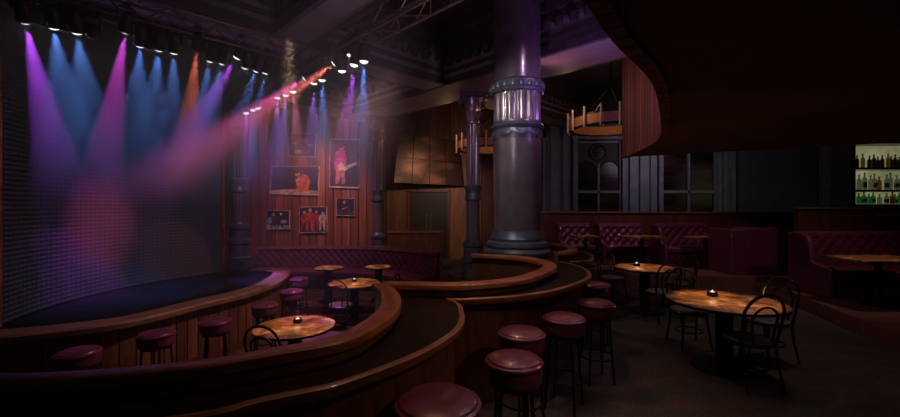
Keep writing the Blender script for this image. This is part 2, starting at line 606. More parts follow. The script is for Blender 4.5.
# ------------------------------------------------------------------ walls and ceiling
TOP, SOF = 5.2, 4.2               # ceiling, underside of the beams
H_ = TOP + .5
struct(MB().box((-6.4, 5.4, H_ / 2 - .5), (.1, 13, H_)).build('wall_left', M['fabricwall']))
struct(MB().box((-4.25, 11.6, H_ / 2 - .5), (4.2, .1, H_)).build('wall_photo', M['wallplank']))
struct(MB().box((-2.17, 12.45, H_ / 2 - .5), (.1, 1.6, H_)).build('wall_return', M['lightwood']))
struct(MB().box((-.22, 13.3, TOP / 2), (4.0, .1, TOP)).build('wall_door', M['lightwood']))
struct(MB().box((1.83, 14.05, TOP / 2), (.1, 1.4, TOP)).build('wall_jog', M['fabricwall']))
struct(MB().box((8.2, 14.8, TOP / 2), (13, .1, TOP)).build('wall_far', M['fabricwall']))
struct(MB().box((14.7, 6.7, TOP / 2), (.1, 16.2, TOP)).build('wall_right', M['fabricwall']))
struct(MB().box((4.1, 6.7, TOP + .05), (21.2, 16.4, .1)).build('ceiling', M['ceiling']))

R2 = math.sqrt(.5)


def uv2(u, v):
    """u = x + y, v = y - x"""
    return ((u - v) / 2, (u + v) / 2)


def beam(name, u0, u1, v0, v1, z0, label):
    poly = [uv2(u0, v0), uv2(u1, v0), uv2(u1, v1), uv2(u0, v1)]
    root = MB().prism(poly, z0, TOP).build(name, M['beam'])
    struct(root, label)
    # stepped cornice with a row of bosses along each long side, one child mesh per side
    longu = (u1 - u0) > (v1 - v0)
    for side in (0, 1):
        mb = MB()
        if longu:
            v = v0 if side == 0 else v1
            sg = -1 if side == 0 else 1
            for k, (z, t, h) in enumerate(((TOP - .09, .34, .16), (TOP - .26, .24, .2), (TOP - .42, .16, .13), (z0 + .28, .08, .06), (z0 + .07, .11, .14))):
                a = [uv2(u0, v), uv2(u1, v), uv2(u1, v + sg * t), uv2(u0, v + sg * t)]
                mb.prism(a, z - h / 2, z + h / 2)
            L = (u1 - u0)
            for i in range(int(L / .34)):
                p = uv2(u0 + .17 + i * .34, v + sg * .2)
                mb.lathe([(0, -.10), (.06, -.08), (.085, 0), (.06, .08), (0, .10)], 8, (p[0], p[1], TOP - .56))
        else:
            u = u0 if side == 0 else u1
            sg = -1 if side == 0 else 1
            for k, (z, t, h) in enumerate(((TOP - .09, .34, .16), (TOP - .26, .24, .2), (TOP - .42, .16, .13), (z0 + .28, .08, .06), (z0 + .07, .11, .14))):
                a = [uv2(u, v0), uv2(u, v1), uv2(u + sg * t, v1), uv2(u + sg * t, v0)]
                mb.prism(a, z - h / 2, z + h / 2)
            L = (v1 - v0)
            for i in range(int(L / .34)):
                p = uv2(u + sg * .2, v0 + .17 + i * .34)
                mb.lathe([(0, -.10), (.06, -.08), (.085, 0), (.06, .08), (0, .10)], 8, (p[0], p[1], TOP - .56))
        mb.build('cornice', M['cornice'], root)
    return root


beam('ceiling_beam', 8.05, 9.3, 3.3, 13.15, SOF, 'purple-lit ceiling beam running over the row of columns')
beam('ceiling_beam', 3.25, 3.83, -1.6, 8.15, SOF, 'grey ceiling beam crossing above the second lighting truss')
beam('ceiling_beam', -.6, 7.85, 8.2, 8.9, SOF, 'dark ceiling beam above the truss in front of the LED wall')
beam('ceiling_beam', 9.5, 17.0, 8.2, 8.9, SOF, 'dark ceiling beam behind the big column near the far chandelier')
beam('ceiling_beam', 4.05, 9.3, 13.2, 14.0, SOF, 'dark ceiling beam above the top of the photo wall')


# ------------------------------------------------------------------ serpentine bar
def interp(vals, n):
    out = []
    for i in range(n):
        t = i / (n - 1) * (len(vals) - 1)
        j = min(int(t), len(vals) - 2)
        out.append(vals[j] + (vals[j + 1] - vals[j]) * (t - j))
    return out


def bar(rail, cnt, label, wid, inset, base):
    mid = rail[len(rail) // 2]
    root = thing('serpentine_bar', label, 'bar counter', (mid.x, mid.y, 0), 0, 'curved bays of the serpentine bar')
    n = len(rail)
    MB().sweep(rail, [(-.035, base), (-.035, ZR - .045), (.035, ZR - .045), (.035, base)], smooth=False).build('rail_wall', M['inner'], root, True)
    w = interp(wid, n)
    prof = []
    for k in range(13):                        # half-round nosing on both sides
        a = PI * k / 12
        prof.append((.5 * math.cos(a) if 0 < k < 12 else (.5 if k == 0 else -.5), 0))
    cap = [(-.5, ZR - .048), (-.5, ZR - .014), (-.46, ZR - .004), (-.40, ZR), (.40, ZR), (.46, ZR - .004), (.5, ZR - .014), (.5, ZR - .048)]
    MB().sweep(rail, cap, widths=w).build('rail_cap', M['cap'], root, True)
    N = 110
    A = resample(rail, N); B = resample(cnt, N)
    A2 = [a.lerp(b, .04) for a, b in zip(A, B)]
    MB().strip_slab(A2, B, ZC - .04, ZC).build('counter_top', M['counter'], root, True)
    e = [(-.012, ZC - .05), (-.012, ZC + .004), (.012, ZC + .006), (.026, ZC - .002), (.028, ZC - .03), (.018, ZC - .05)]
    MB().sweep(resample(cnt, N), e).build('counter_edge', M['edge'], root, True)
    pn = offset(resample(cnt, N), -inset)
    MB().sweep(pn, [(-.02, 0), (-.02, ZC - .05), (.02, ZC - .05), (.02, 0)], smooth=False).build('counter_panel', M['panel'], root, True)
    kick = offset(resample(cnt, N), -inset + .035)
    MB().sweep(kick, [(-.012, .0), (-.012, .12), (.012, .11), (.012, 0)], smooth=False).build('kick_board', M['mahog'], root, True)
    return root


bar(rail1, cnt1, 'nearest curved bar bay, sweeping from the lower left round the pit', [.10, .10, .10, .11, .13, .15, .15, .13], .07, PIT)
bar(rail2, cnt2, 'middle curved bar bay with the row of plum stools along it', [.15, .16, .17, .15], .2, PIT)
bar(rail3, cnt3, 'farthest curved bar bay wrapping the foot of the big column', [.16, .16, .16], .2, 0)

# ------------------------------------------------------------------ stage front and rim
sf = thing('curved_stage', 'curved plank-faced stage front with a wide wooden rim', 'stage', (-3.7, 6.4, PIT))
MB().sweep(offset(rim, .02), [(-.04, PIT), (-.04, RIM - .07), (.04, RIM - .07), (.04, PIT)], smooth=False).build('plank_front', M['plank'], sf, True)
MB().sweep(rim, [(-.16, RIM - .07), (-.17, RIM - .02), (-.15, RIM), (.15, RIM), (.17, RIM - .02), (.165, RIM - .075), (.13, RIM - .085)]).build('rim', M['rim'], sf, True)
MB().sweep(offset(rim, .08), [(-.012, PIT), (-.012, PIT + .12), (.012, PIT + .12), (.012, PIT)], smooth=False).build('kick_board', M['mahog'], sf, True)

# ------------------------------------------------------------------ LED wall
led_path = crom([(-5.36, 4.75), (-5.62, 5.6), (-5.66, 6.7), (-5.38, 7.75), (-4.85, 8.55)], 14)
lw = thing('led_wall', 'huge curved LED wall of dots standing at the back of the stage', 'LED screen', (-5.5, 6.6, STAGE))
MB().sweep(led_path, [(0, STAGE + .02), (0, 4.25), (-.08, 4.25), (-.08, STAGE + .02)], smooth=True).build('led_panel', M['screen'], lw, True, ang=60)
for p in (led_path[0], led_path[-1]):
    MB().box((p.x, p.y, (STAGE + 4.28) / 2), (.04, .04, 4.28 - STAGE)).build('edge_strip', M['copper'], lw, True)

# ------------------------------------------------------------------ columns
def flute(nf, depth, z0, z1):
    def f(r, z, a):
        if z0 < z < z1:
            return r - depth * (.5 + .5 * math.cos(nf * a)) ** .7
        return r
    return f


def capital(mb, r, z0, h, spread):
    """bell, two rings of curling leaves, corner volutes and an abacus"""
    mb.lathe([(r, z0), (r * 1.25, z0 + .02), (r * 1.25, z0 + .05), (r, z0 + .07), (r * 1.05, z0 + h * .5), (r * 1.5, z0 + h * .88), (r * 1.5, z0 + h * .9)], 24)
    for ring, (zb, hh, n, out) in enumerate(((z0 + .06, h * .42, 8, .75), (z0 + h * .36, h * .42, 8, 1.0))):
        for k in range(n):
            a = 2 * PI * (k + .5 * ring) / n
            ca, sa = math.cos(a), math.sin(a)
            vs, fs = [], []
            for i in range(6):
                t = i / 5
                rr = r * (1.05 + out * .7 * t ** 2.2)
                z = zb + hh * (t if t < .8 else .8 - (t - .8) * .8)
                w = r * .42 * math.sin(PI * min(1, .25 + t * .72))
                for sgn in (-1, 0, 1):
                    q = rr + (.02 if sgn == 0 else 0)
                    vs.append((q * ca - sgn * w * sa, q * sa + sgn * w * ca, z))
            for i in range(5):
                for j in range(2):
                    p = i * 3 + j
                    fs.append((p, p + 1, p + 4, p + 3))
            mb.add(vs, fs, smooth=True)
    for k in range(4):
        a = PI / 4 + k * PI / 2
        ca, sa = math.cos(a), math.sin(a)
        path = []
        for i in range(16):
            t = i / 15
            th = t * 2.6 * PI
            rad = spread * .30 * (1 - t * .8)
            cr, cz = spread * 1.02, z0 + h * .74
            path.append(((cr + rad * math.sin(th)) * ca, (cr + rad * math.sin(th)) * sa, cz + rad * math.cos(th)))
        mb.tube(path, [r * .17 * (1 - .5 * i / 15) for i in range(16)], 6)
        mb.tube([(r * .9 * ca, r * .9 * sa, z0 + h * .45), (spread * .8 * ca, spread * .8 * sa, z0 + h * .75), (spread * ca, spread * sa, z0 + h * .95)], r * .15, 6)
    mb.box((0, 0, z0 + h - .045), (spread * 2, spread * 2, .09))
    return mb


def small_column(label, x, y, z0, z1, r=.16):
    root = thing('cast_iron_column', label, 'column', (x, y, z0), 0, 'slender cast iron columns')
    H = z1 - z0
    b = MB()
    b.box((0, 0, .1), (r * 3.4, r * 3.4, .2))
    b.lathe([(r * 1.7, .2), (r * 1.75, .25), (r * 1.5, .29), (r * 1.42, .55), (r * 1.65, .58), (r * 1.65, .65), (r * 1.32, .70), (r * 1.26, .88), (r * 1.5, .91), (r * 1.5, .97), (r * 1.1, 1.02), (r, 1.06)], 32)
    b.build('base', M['columndark'], root)
    s = MB()
    cz = H * .48
    s.lathe([(r, 1.0), (r, 1.1), (r, cz - .2)] + [(r * .98, cz), (r * .95, H - .9), (r * .95, H - .6)], 64, flute=flute(16, .022, 1.1, H - .7))
    s.build('shaft', M['column'], root)
    k = MB()
    k.lathe([(r * .9, cz - .12), (r * 1.2, cz - .1), (r * 1.22, cz - .04), (r * 1.08, cz), (r * 1.08, cz + .1), (r * 1.22, cz + .14), (r * 1.2, cz + .2), (r * .9, cz + .22)], 32)
    k.build('collar', M['columndark'], root)
    capital(MB(), r * .95, H - .66, .66, r * 2.0).build('capital', M['column'], root)
    return root


small_column('slender column standing on the stage beside the LED wall', -4.85, 9.2, STAGE, SOF, .16)
small_column('slender column between the photo wall and the large mural', -1.98, 11.0, 0, SOF, .15)
small_column('slender column with leafy capital just left of the big column', .50, 8.73, 0, SOF, .15)

mc = thing('main_column', 'massive grey column with fluted band rising from the bar', 'column', (1.047, 6.25, 0))
r = .37


def zz_(z):
    return 1.43 + .696 * (z - 1.48)


def lz(prof):
    return [(a, zz_(z)) for a, z in prof]


b = MB()
b.lathe([(.43, 0), (.43, zz_(.86)), (.455, zz_(.9))], 8)
b.build('pedestal', M['mahog'], mc)
b = MB()
b.lathe(lz([(0, .88), (.50, .88), (.52, .93), (.52, 1.0), (.495, 1.03), (.465, 1.07), (.478, 1.12), (.465, 1.19), (.42, 1.23), (.425, 1.28), (.405, 1.33), (.388, 1.37), (r, 1.45)]), 64)
b.build('base', M['columndark'], mc)
b = MB()
b.lathe(lz([(r, 1.42), (r, 2.0), (r * .995, 3.55)]), 64)
b.build('lower_shaft', M['column'], mc)
b = MB()


def garl(rr, z, a):
    return rr + .028 * abs(math.sin(5 * a)) * math.exp(-((z - (zz_(3.62) - .06 * abs(math.sin(5 * a)))) / .035) ** 2)


b.lathe(lz([(r * .9, 3.46)] + [(r + .005, 3.46 + i * .02) for i in range(11)] + [(r + .03, 3.69), (r + .05, 3.73), (r + .03, 3.78), (r + .02, 3.8), (r * .9, 3.8)]), 120, flute=garl)
b.build('garland_ring', M['columndark'], mc)
b = MB()
b.lathe(lz([(r * .99, 3.78), (r * .99, 3.84)] + [(r * .99, 3.86 + .6 * i / 8) for i in range(9)] + [(r * .99, 4.48)]), 160, flute=flute(24, .034, zz_(3.85), zz_(4.47)))
b.build('fluted_drum', M['column'], mc)
b = MB()
b.lathe(lz([(r * .9, 4.46), (r + .02, 4.47), (r + .04, 4.52), (r + .02, 4.57), (r + .035, 4.62), (r + .05, 4.68), (r + .02, 4.73), (r * .9, 4.74)]), 64)
for k in range(20):
    a = 2 * PI * k / 20
    b.lathe([(0, -.05), (.032, -.035), (.04, 0), (.03, .04), (0, .055)], 8, ((r + .03) * math.cos(a), (r + .03) * math.sin(a), zz_(4.6)))
b.build('beaded_collar', M['columndark'], mc)
b = MB()
b.lathe([(r * 1.0, zz_(4.7)), (r * .99, 4.6), (r * .98, TOP - .01)], 64)
b.build('upper_shaft', M['column'], mc)

# ------------------------------------------------------------------ balcony overhead at the right
BZ = 2.75
bc = crom([(-1.3, -1.2), (-.62, 0), (.15, 1.05), (.71, 1.89), (.995, 2.29), (1.405, 2.79), (1.745, 3.3), (2.35, 4.37), (2.9, 5.45), (3.2, 6.5), (3.42, 7.9)], 8)
bal = thing('balcony', 'dark curved balcony overhead at the right with wooden slat fascia', 'balcony', (5, 4, BZ))
poly = [(p.x, p.y) for p in bc] + [(6.79, 6.03), (13.5, 2.3), (13.5, -1.2)]
MB().prism(poly, BZ, BZ + .12).build('soffit', M['soffit'], bal, True)
MB().sweep(bc, [(-.02, BZ), (-.02, TOP - .01), (.06, TOP - .01), (.06, BZ)], smooth=False).build('slat_fascia', M['slat'], bal, True)
MB().sweep(bc, [(-.04, BZ - .03), (-.04, BZ + .05), (-.015, BZ + .06), (.055, BZ), (.055, BZ - .03)], smooth=False).build('edge_trim', M['slat'], bal, True)
MB().sweep([Vector(q) for q in ((3.42, 7.9), (6.79, 6.03), (13.5, 2.3))], [(-.06, BZ), (-.06, TOP - .01), (0, TOP - .01), (0, BZ)], smooth=False).build('far_fascia', M['soffit'], bal, True)

# ------------------------------------------------------------------ far wall: windows, pilasters
def P20(px, y=14.55):
    return (px - CX) / F * y


def pilaster(px0, px1, label):
    x0, x1 = P20(px0), P20(px1)
    root = thing('pilaster', label, 'pilaster', ((x0 + x1) / 2, 14.5, 0))
    w = x1 - x0
    mb = MB()
    mb.box((0, .05, TOP / 2), (w, .16, TOP - .04))
    n = max(2, int(w / .34))
    for i in range(n):
        mb.box((-w / 2 + w * (i + .5) / n, -.06, TOP / 2), (w / n * .42, .1, TOP - .2))
    mb.build('shaft', M['trim'], root)
    MB().box((0, -.06, 4.75), (w + .08, .22, .12)).build('cap_moulding', M['trim'], root)
    MB().box((0, -.06, .16), (w + .08, .22, .3)).build('plinth', M['trim'], root)


pilaster(546, 571, 'purple-tinted pilaster left of the round-topped window')
pilaster(625, 656, 'grey pilaster between the two dark windows')
pilaster(719, 735, 'narrow pilaster between right window and blue panel')
pilaster(820, 848, 'fluted pilaster beside the lit bottle shelves')


def window(n, px0, px1, top, fancy):
    x0, x1 = P20(px0), P20(px1)
    cx, w = (x0 + x1) / 2, x1 - x0
    root = bpy.data.objects.new('window_%d' % n, None); C.objects.link(root)
    root.location = (cx, 14.52, 0)
    struct(root, 'tall dark window with tracery circle' if fancy else 'tall dark window with one cross bar')
    h = top
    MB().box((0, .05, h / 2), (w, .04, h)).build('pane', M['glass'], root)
    f = MB()
    for sx in (-1, 1):
        f.box((sx * (w / 2 - .06), -.04, h / 2), (.12, .2, h))
        f.box((sx * (w / 2 - .17), -.0, h / 2), (.05, .1, h))
    f.box((0, -.04, h - .05), (w + .1, .24, .12))
    f.box((0, -.0, h - .2), (w, .1, .06))
    f.build('frame', M['trim'], root)
    m = MB()
    zt = 2.28
    m.box((0, 0, zt), (w, .08, .1))
    mh_ = h - (1.0 if fancy else .1)
    m.box((0, 0, mh_ / 2), (.07, .08, mh_))
    m.build('mullions', M['trim'], root)
    if fancy:
        t = MB()
        cz = 3.72
        ring = [(.29 * math.cos(a * PI / 12), 0, cz + .29 * math.sin(a * PI / 12)) for a in range(24)]
        t.tube(ring, .04, 8, closed=True)
        for sx in (-1, 1):
            arc = [(sx * w * .225 + w * .2 * math.cos(a * PI / 14), 0, 2.95 + w * .2 * 1.2 * math.sin(a * PI / 14)) for a in range(15)]
            t.tube(arc, .035, 8)
        # pierced plate above the arches
        outer = [(-w / 2 + .15, 2.95), (w / 2 - .15, 2.95), (w / 2 - .15, h - .2), (-w / 2 + .15, h - .2)]
        holes = [[(.29 * math.cos(a * PI / 12), cz + .29 * math.sin(a * PI / 12)) for a in range(24)]]
        for sx in (-1, 1):
            holes.append([(sx * w * .225 + w * .2 * math.cos(a * PI / 14), 2.96 + w * .2 * 1.2 * math.sin(a * PI / 14)) for a in range(15)])
        loops = [outer] + holes
        allp = [p for l in loops for p in l]
        tri = tessellate_polygon([[Vector((p[0], p[1], 0)) for p in l] for l in loops])
        t.add([(p[0], .02, p[1]) for p in allp], [tuple(q) for q in tri])
        t.build('tracery', M['fabricwall'], root)


window(1, 572, 624, 4.28, True)
window(2, 657, 719, 4.2, False)
x0, x1 = P20(735), P20(820)
bp_ = MB().box(((x0 + x1) / 2, 14.6, TOP / 2), (x1 - x0 - .2, .08, TOP - .04))
struct(bp_.build('wall_blue_panel', M['bluewall']))
# a tall sash partly hidden behind the big column
window(3, 518, 545, 4.2, False)

# ------------------------------------------------------------------ door wall
dr = bpy.data.objects.new('door_1', None); C.objects.link(dr); dr.location = (-.70, 13.22, 0)
struct(dr, 'dark double door in light wood wall')
for sx in (-1, 1):
    lf = MB().box((sx * .31, -.0, 1.11), (.61, .05, 2.2)).box((sx * .31, -.03, 1.6), (.44, .03, .95)).box((sx * .31, -.03, .56), (.44, .03, .8)).build('door_leaf', M['doorleaf'], dr)
    MB().tube([(sx * .07, -.1, .85), (sx * .07, -.1, 1.5)], .017, 8).box((sx * .07, -.06, .9), (.03, .09, .03)).box((sx * .07, -.06, 1.45), (.03, .09, .03)).build('door_handle', M['brass'], lf)
fr = MB()
for sx in (-1, 1):
    fr.box((sx * .66, -.03, 1.13), (.08, .1, 2.26))
fr.box((0, -.03, 2.27), (1.4, .1, .08))
fr.build('door_frame', M['mahog'], dr)

mu = thing('wall_mural', 'large etched bronze panel mural above the dark double doors', 'mural', (-.7, 12.8, 2.5))
q = [at_d(398.5, 131, 12.5), at_d(459, 141, 13.05), at_d(464, 186, 13.05), at_d(393.5, 183, 12.5)]


def bil(u, v):
    return q[0].lerp(q[1], u).lerp(q[3].lerp(q[2], u), v)


g = .006
cols, rows = 4, 2
for i in range(cols):
    for j in range(rows):
        c4 = [bil((i + a) / cols + (g if a == 0 else -g), (j + bb) / rows + (g * 1.4 if bb == 0 else -g * 1.4)) for a, bb in ((0, 0), (1, 0), (1, 1), (0, 1))]
        vs = c4 + [p + Vector((0, .06, 0)) for p in c4]
        MB().add(vs, [(0, 1, 2, 3), (7, 6, 5, 4), (0, 4, 5, 1), (1, 5, 6, 2), (2, 6, 7, 3), (3, 7, 4, 0)]).build('bronze_panel', M['mural'], mu, True)
vs = [p + Vector((0, .07, 0)) for p in q] + [p + Vector((0, .14, 0)) for p in q]
MB().add(vs, [(0, 1, 2, 3), (7, 6, 5, 4), (0, 4, 5, 1), (1, 5, 6, 2), (2, 6, 7, 3), (3, 7, 4, 0)]).build('backing_frame', M['iron'], mu, True)
for px in (400, 458):
    p = at_d(px, 150, 12.9)
    MB().tube([(p.x, 12.64 if px < 430 else 13.18, p.z), (p.x, 13.26, p.z)], .03, 8).build('wall_bracket', M['iron'], mu, True)

# low wooden partition behind the banquette
wp = thing('wood_partition', 'low brown wooden partition behind the right end of banquette', 'partition', (-.95, 10.95, 0))
MB().box((-.95, 10.95, .52), (1.46, .1, 1.04)).build('panel', M['panel'], wp, True)
MB().box((-.95, 10.95, 1.065), (1.54, .16, .05)).build('top_ledge', M['cap'], wp, True)
MB().box((-.24, 10.93, .54), (.08, .16, 1.08)).build('end_post', M['mahog'], wp, True)


# ------------------------------------------------------------------ tufted upholstery
def tuft_h(u, v, s):
    a, b_ = (u + v) / s, (u - v) / s
    return (abs(math.sin(PI * a)) * abs(math.sin(PI * b_))) ** .45


def tufted(mb, path, z0, z1, side, s=.2, depth=.045, lean=.12, rows=None):
    """tufted back along a plan path; side = +1 puts the cushion on the right of travel"""
    L = sum((b_ - a).length for a, b_ in zip(path, path[1:]))
    n = max(6, int(L / (s / 6)))
    P = resample(path, n)
    m = rows or max(6, int((z1 - z0) / (s / 6)))
    vs, uv, fs = [], [], []
    for i, p in enumerate(P):
        t = (P[min(i + 1, n - 1)] - P[max(i - 1, 0)]).normalized()
        nr = Vector((t.y, -t.x)) * side
        u = L * i / (n - 1)
        for j in range(m + 1):
            f_ = j / m
            v = (z1 - z0) * f_
            d = .08 + depth * tuft_h(u, v, s) - lean * (f_ - .5)
            if f_ > .9:
                d += .03 * math.sin(PI * (f_ - .9) / .1)
            vs.append((p.x + nr.x * d, p.y + nr.y * d, z0 + v)); uv.append((u, v))
        vs.append((p.x - nr.x * .06, p.y - nr.y * .06, z1)); uv.append((u, z1))
        vs.append((p.x - nr.x * .06, p.y - nr.y * .06, z0)); uv.append((u, z0))
    k = m + 3
    for i in range(n - 1):
        for j in range(k):
            a, b_ = i * k + j, i * k + (j + 1) % k
            fs.append((a, b_, b_ + k, a + k))
    fs.append(tuple(range(k))); fs.append(tuple(range((n - 1) * k, n * k)))
    mb.add(vs, fs, uv, smooth=True)
    return mb


bpath = resample(crom([(-5.0, 10.4), (-4.2, 10.52), (-3.1, 10.6), (-2.0, 10.42), (-1.05, 9.95), (-.28, 9.2)], 12), 90)
bq = thing('tufted_banquette', 'long curved oxblood banquette with tufted back below the photographs', 'banquette', (-3.0, 10.2, TIER))
tufted(MB(), bpath, .06, .68, 1, .19, .042).build('tufted_back', M['leather'], bq, True, ang=80)
MB().sweep(bpath, [(.06, .0), (.06, .14), (.12, .17), (.58, .17), (.66, .13), (.68, .06), (.66, .0)]).build('seat', M['leather2'], bq, True)
MB().sweep(bpath, [(.0, TIER), (.0, .0), (.58, .0), (.58, TIER)], smooth=False).build('plinth', M['mahog'], bq, True)
MB().sweep(bpath, [(-.12, .66), (-.12, .70), (.03, .71), (.05, .67)]).build('top_rail', M['leather2'], bq, True)


def end_panel(mb, x, y0, y1, z0, z1, t=.09):
    """side of a bench, rounded over at the top front"""
    pts = [(y1, z0), (y1, z1)]
    rad = .22
    for k in range(7):
        a = PI / 2 * k / 6
        pts.append((y1 - .26 - rad * math.sin(a), z1 - rad + rad * math.cos(a)))
    pts += [(y1 - .3 - rad, z0 + .58), (y0, z0 + .52), (y0, z0)]
    n = len(pts)
    vs = [(x - t / 2, p[0], p[1]) for p in pts] + [(x + t / 2, p[0], p[1]) for p in pts]
    fs = [tuple(range(n)), tuple(range(2 * n - 1, n - 1, -1))]
    fs += [(i, (i + 1) % n, (i + 1) % n + n, i + n) for i in range(n)]
    mb.add(vs, fs)
    return mb


def booth(label, x0, x1, y, z, h=1.12, depth=.66, end=True, facing=-1):
    """bench whose back stands at y and whose seat comes towards the viewer (facing -1) or away (+1)"""
    root = thing('booth_bench', label, 'booth bench', ((x0 + x1) / 2, y, z), 0, 'plum leather booth benches')
    path = [Vector((x0, y)), Vector((x1, y))]
    sd = 1 if facing < 0 else -1
    tufted(MB(), path, z + .46, z + h, sd, .21, .05).build('tufted_back', M['leather'], root, True, ang=80)
    MB().box(((x0 + x1) / 2, y - facing * .09, z + h / 2), (x1 - x0, .08, h)).build('back_shell', M['leather2'], root, True, bevel=.02)
    MB().box(((x0 + x1) / 2, y + facing * (depth / 2 + .06), z + .41), (x1 - x0, depth, .14)).build('seat', M['leather2'], root, True, bevel=.035)
    MB().box(((x0 + x1) / 2, y + facing * depth / 2, z + .17), (x1 - x0 - .04, depth - .1, .34)).build('plinth', M['mahog'], root, True)
    pr = MB().tube([(x0 - .02, y - facing * .06, z + h), (x1 + .02, y - facing * .06, z + h)], .05, 10)
    pr.build('top_roll', M['leather2'], root, True)
    if end:
        ep = MB()
        if facing < 0:
            end_panel(ep, x0 - .04, y - depth - .06, y + .12, z, z + h + .03)
        else:
            ep.box((x0 - .04, y + .25, z + h / 2), (.09, .8, h))
        ep.build('end_panel', M['leather2'], root, True, bevel=.025)
    return root


booth('plum tufted booth bench farthest left beside the far bar bay', 2.92, 3.72, 10.75, .3, .98, .52)
booth('plum tufted booth bench, second in the far row', 3.92, 5.05, 10.6, .3, .98, .52)
booth('plum tufted booth bench, third in the far row', 5.3, 6.6, 10.3, .3, .98, .54)
booth('booth bench with plain plum back turned to viewer', 6.1, 7.02, 8.7, .3, .98, .52, True, 1)
booth('tufted oxblood booth bench at the right under the bar ledge', 6.55, 8.6, 7.55, .2, 1.06, .7)


def booth_table(label, x, y, z, w, d):
    root = thing('booth_table', label, 'table', (x, y, z), 0, 'rectangular booth tables')
    MB().box((0, 0, .735), (w, d, .045)).build('tabletop', M['tabletop'], root, bevel=.008)
    MB().lathe([(.05, .04), (.045, .7), (.1, .71)], 16).build('post', M['pedestal'], root)
    MB().lathe([(0, 0), (.24, 0), (.24, .025), (.06, .05), (0, .05)], 24).build('foot', M['pedestal'], root)


booth_table('slim wooden table at the leftmost far booth', 3.3, 9.75, .3, .6, .5)
booth_table('wooden table at the second far booth', 4.6, 9.6, .3, .9, .55)
booth_table('wooden table between tufted bench and plain-backed bench', 6.05, 9.48, .3, .95, .42)
booth_table('large wooden table in the right-hand booth', 6.85, 6.4, .2, 1.15, .75)

# partitions behind the booths
p1 = thing('wood_partition', 'long dark wooden partition behind the far booth row', 'partition', (5.7, 11.0, .3))
MB().sweep([Vector((2.5, 11.4)), Vector((8.85, 10.6))], [(-.05, 0), (-.05, 1.58), (.05, 1.58), (.05, 0)], smooth=False).build('panel', M['mahog'], p1, True)
MB().sweep([Vector((2.45, 11.4)), Vector((8.95, 10.59))], [(-.11, 1.58), (-.11, 1.62), (.11, 1.62), (.11, 1.58)], smooth=False).build('top_ledge', M['cap'], p1, True)
MB().box((8.9, 10.57, .8), (.14, .2, 1.6)).build('end_post', M['mahog'], p1, True)
p2 = thing('bar_partition', 'dark wooden bar front with grey ledge behind right booth', 'partition', (9, 8.3, .2))
MB().sweep([Vector((7.2, 8.3)), Vector((12, 8.3))], [(-.05, .0), (-.05, 1.72), (.05, 1.72), (.05, .0)], smooth=False).build('panel', M['mahog'], p2, True)
MB().sweep([Vector((7.1, 8.3)), Vector((12, 8.3))], [(-.16, 1.72), (-.16, 1.76), (.16, 1.76), (.16, 1.72)], smooth=False).build('ledge', M['brownledge'], p2, True)
MB().box((9.55, 8.12, 1.6), (1.5, .28, .04)).build('side_shelf', M['cap'], p2, True)

# ------------------------------------------------------------------ back bar
bb = thing('bottle_cabinet', 'backlit three-shelf bottle cabinet at the far right', 'bar cabinet', (11.6, 10.7, 0))
BX0, BX1, BY = 10.5, 12.9, 10.5
m_, nt, pb = new_mat('backlit_panel')
tc = nt.nodes.new('ShaderNodeTexCoord')
n_ = nt.nodes.new('ShaderNodeTexNoise'); n_.inputs['Scale'].default_value = 2.0
nt.links.new(tc.outputs['Object'], n_.inputs['Vector'])
r_ = nt.nodes.new('ShaderNodeValToRGB')
r_.color_ramp.elements[0].position, r_.color_ramp.elements[0].color = .35, (.20, .21, .10, 1)
r_.color_ramp.elements[1].position, r_.color_ramp.elements[1].color = .7, (.42, .40, .22, 1)
nt.links.new(n_.outputs['Fac'], r_.inputs['Fac'])
nt.links.new(r_.outputs['Color'], pb.inputs['Emission Color'])
pb.inputs['Emission Strength'].default_value = .6
pb.inputs['Base Color'].default_value = (.1, .1, .07, 1)
M['backlit'] = m_
shelf_z = (1.83, 2.20, 2.78)
MB().box(((BX0 + BX1) / 2, BY + .30, 2.6), (BX1 - BX0, .04, 1.6)).build('backlit_panel', M['backlit'], bb, True)
for z in shelf_z:
    MB().box(((BX0 + BX1) / 2, BY + .1, z - .03), (BX1 - BX0, .44, .05)).build('shelf', M['mahog'], bb, True)
for x in (BX0 - .08, BX1 + .08):
    MB().box((x, BY + .1, 1.73), (.16, .5, 3.46)).build('side_panel', M['trim'], bb, True)
MB().box(((BX0 + BX1) / 2, BY + .1, .88), (BX1 - BX0, .5, 1.76)).build('lower_cupboard', M['mahog'], bb, True)
MB().box(((BX0 + BX1) / 2, BY + .1, 3.45), (BX1 - BX0 + .32, .52, .12)).build('top_board', M['mahog'], bb, True)


def bottle_mat(name, col, em=0):
    m, nt, b = new_mat(name)
    b.inputs['Base Color'].default_value = (*col, 1)
    b.inputs['Roughness'].default_value = .12
    b.inputs['Transmission Weight'].default_value = .55
    b.inputs['IOR'].default_value = 1.2
    return m


BM = {'dark': bottle_mat('dark_glass', (.05, .03, .02)), 'clear': bottle_mat('clear_glass', (.75, .78, .75)),
      'green': bottle_mat('green_glass', (.08, .65, .18)), 'amber': bottle_mat('amber_glass', (.6, .28, .06)),
      'pale': bottle_mat('pale_green_glass', (.55, .75, .5)), 'teal': bottle_mat('teal_glass', (.15, .6, .6))}
M['cork'] = plain('bottle_cap', (.12, .08, .05), .4, noise=.1)
M['paper'] = plain('bottle_paper', (.62, .58, .48), .7, noise=.12)
ORD = ['first', 'second', 'third', 'fourth', 'fifth', 'sixth', 'seventh', 'eighth', 'ninth', 'tenth', 'eleventh', 'twelfth', 'thirteenth', 'fourteenth', 'fifteenth', 'sixteenth', 'seventeenth', 'eighteenth']
mesh_cache = {}


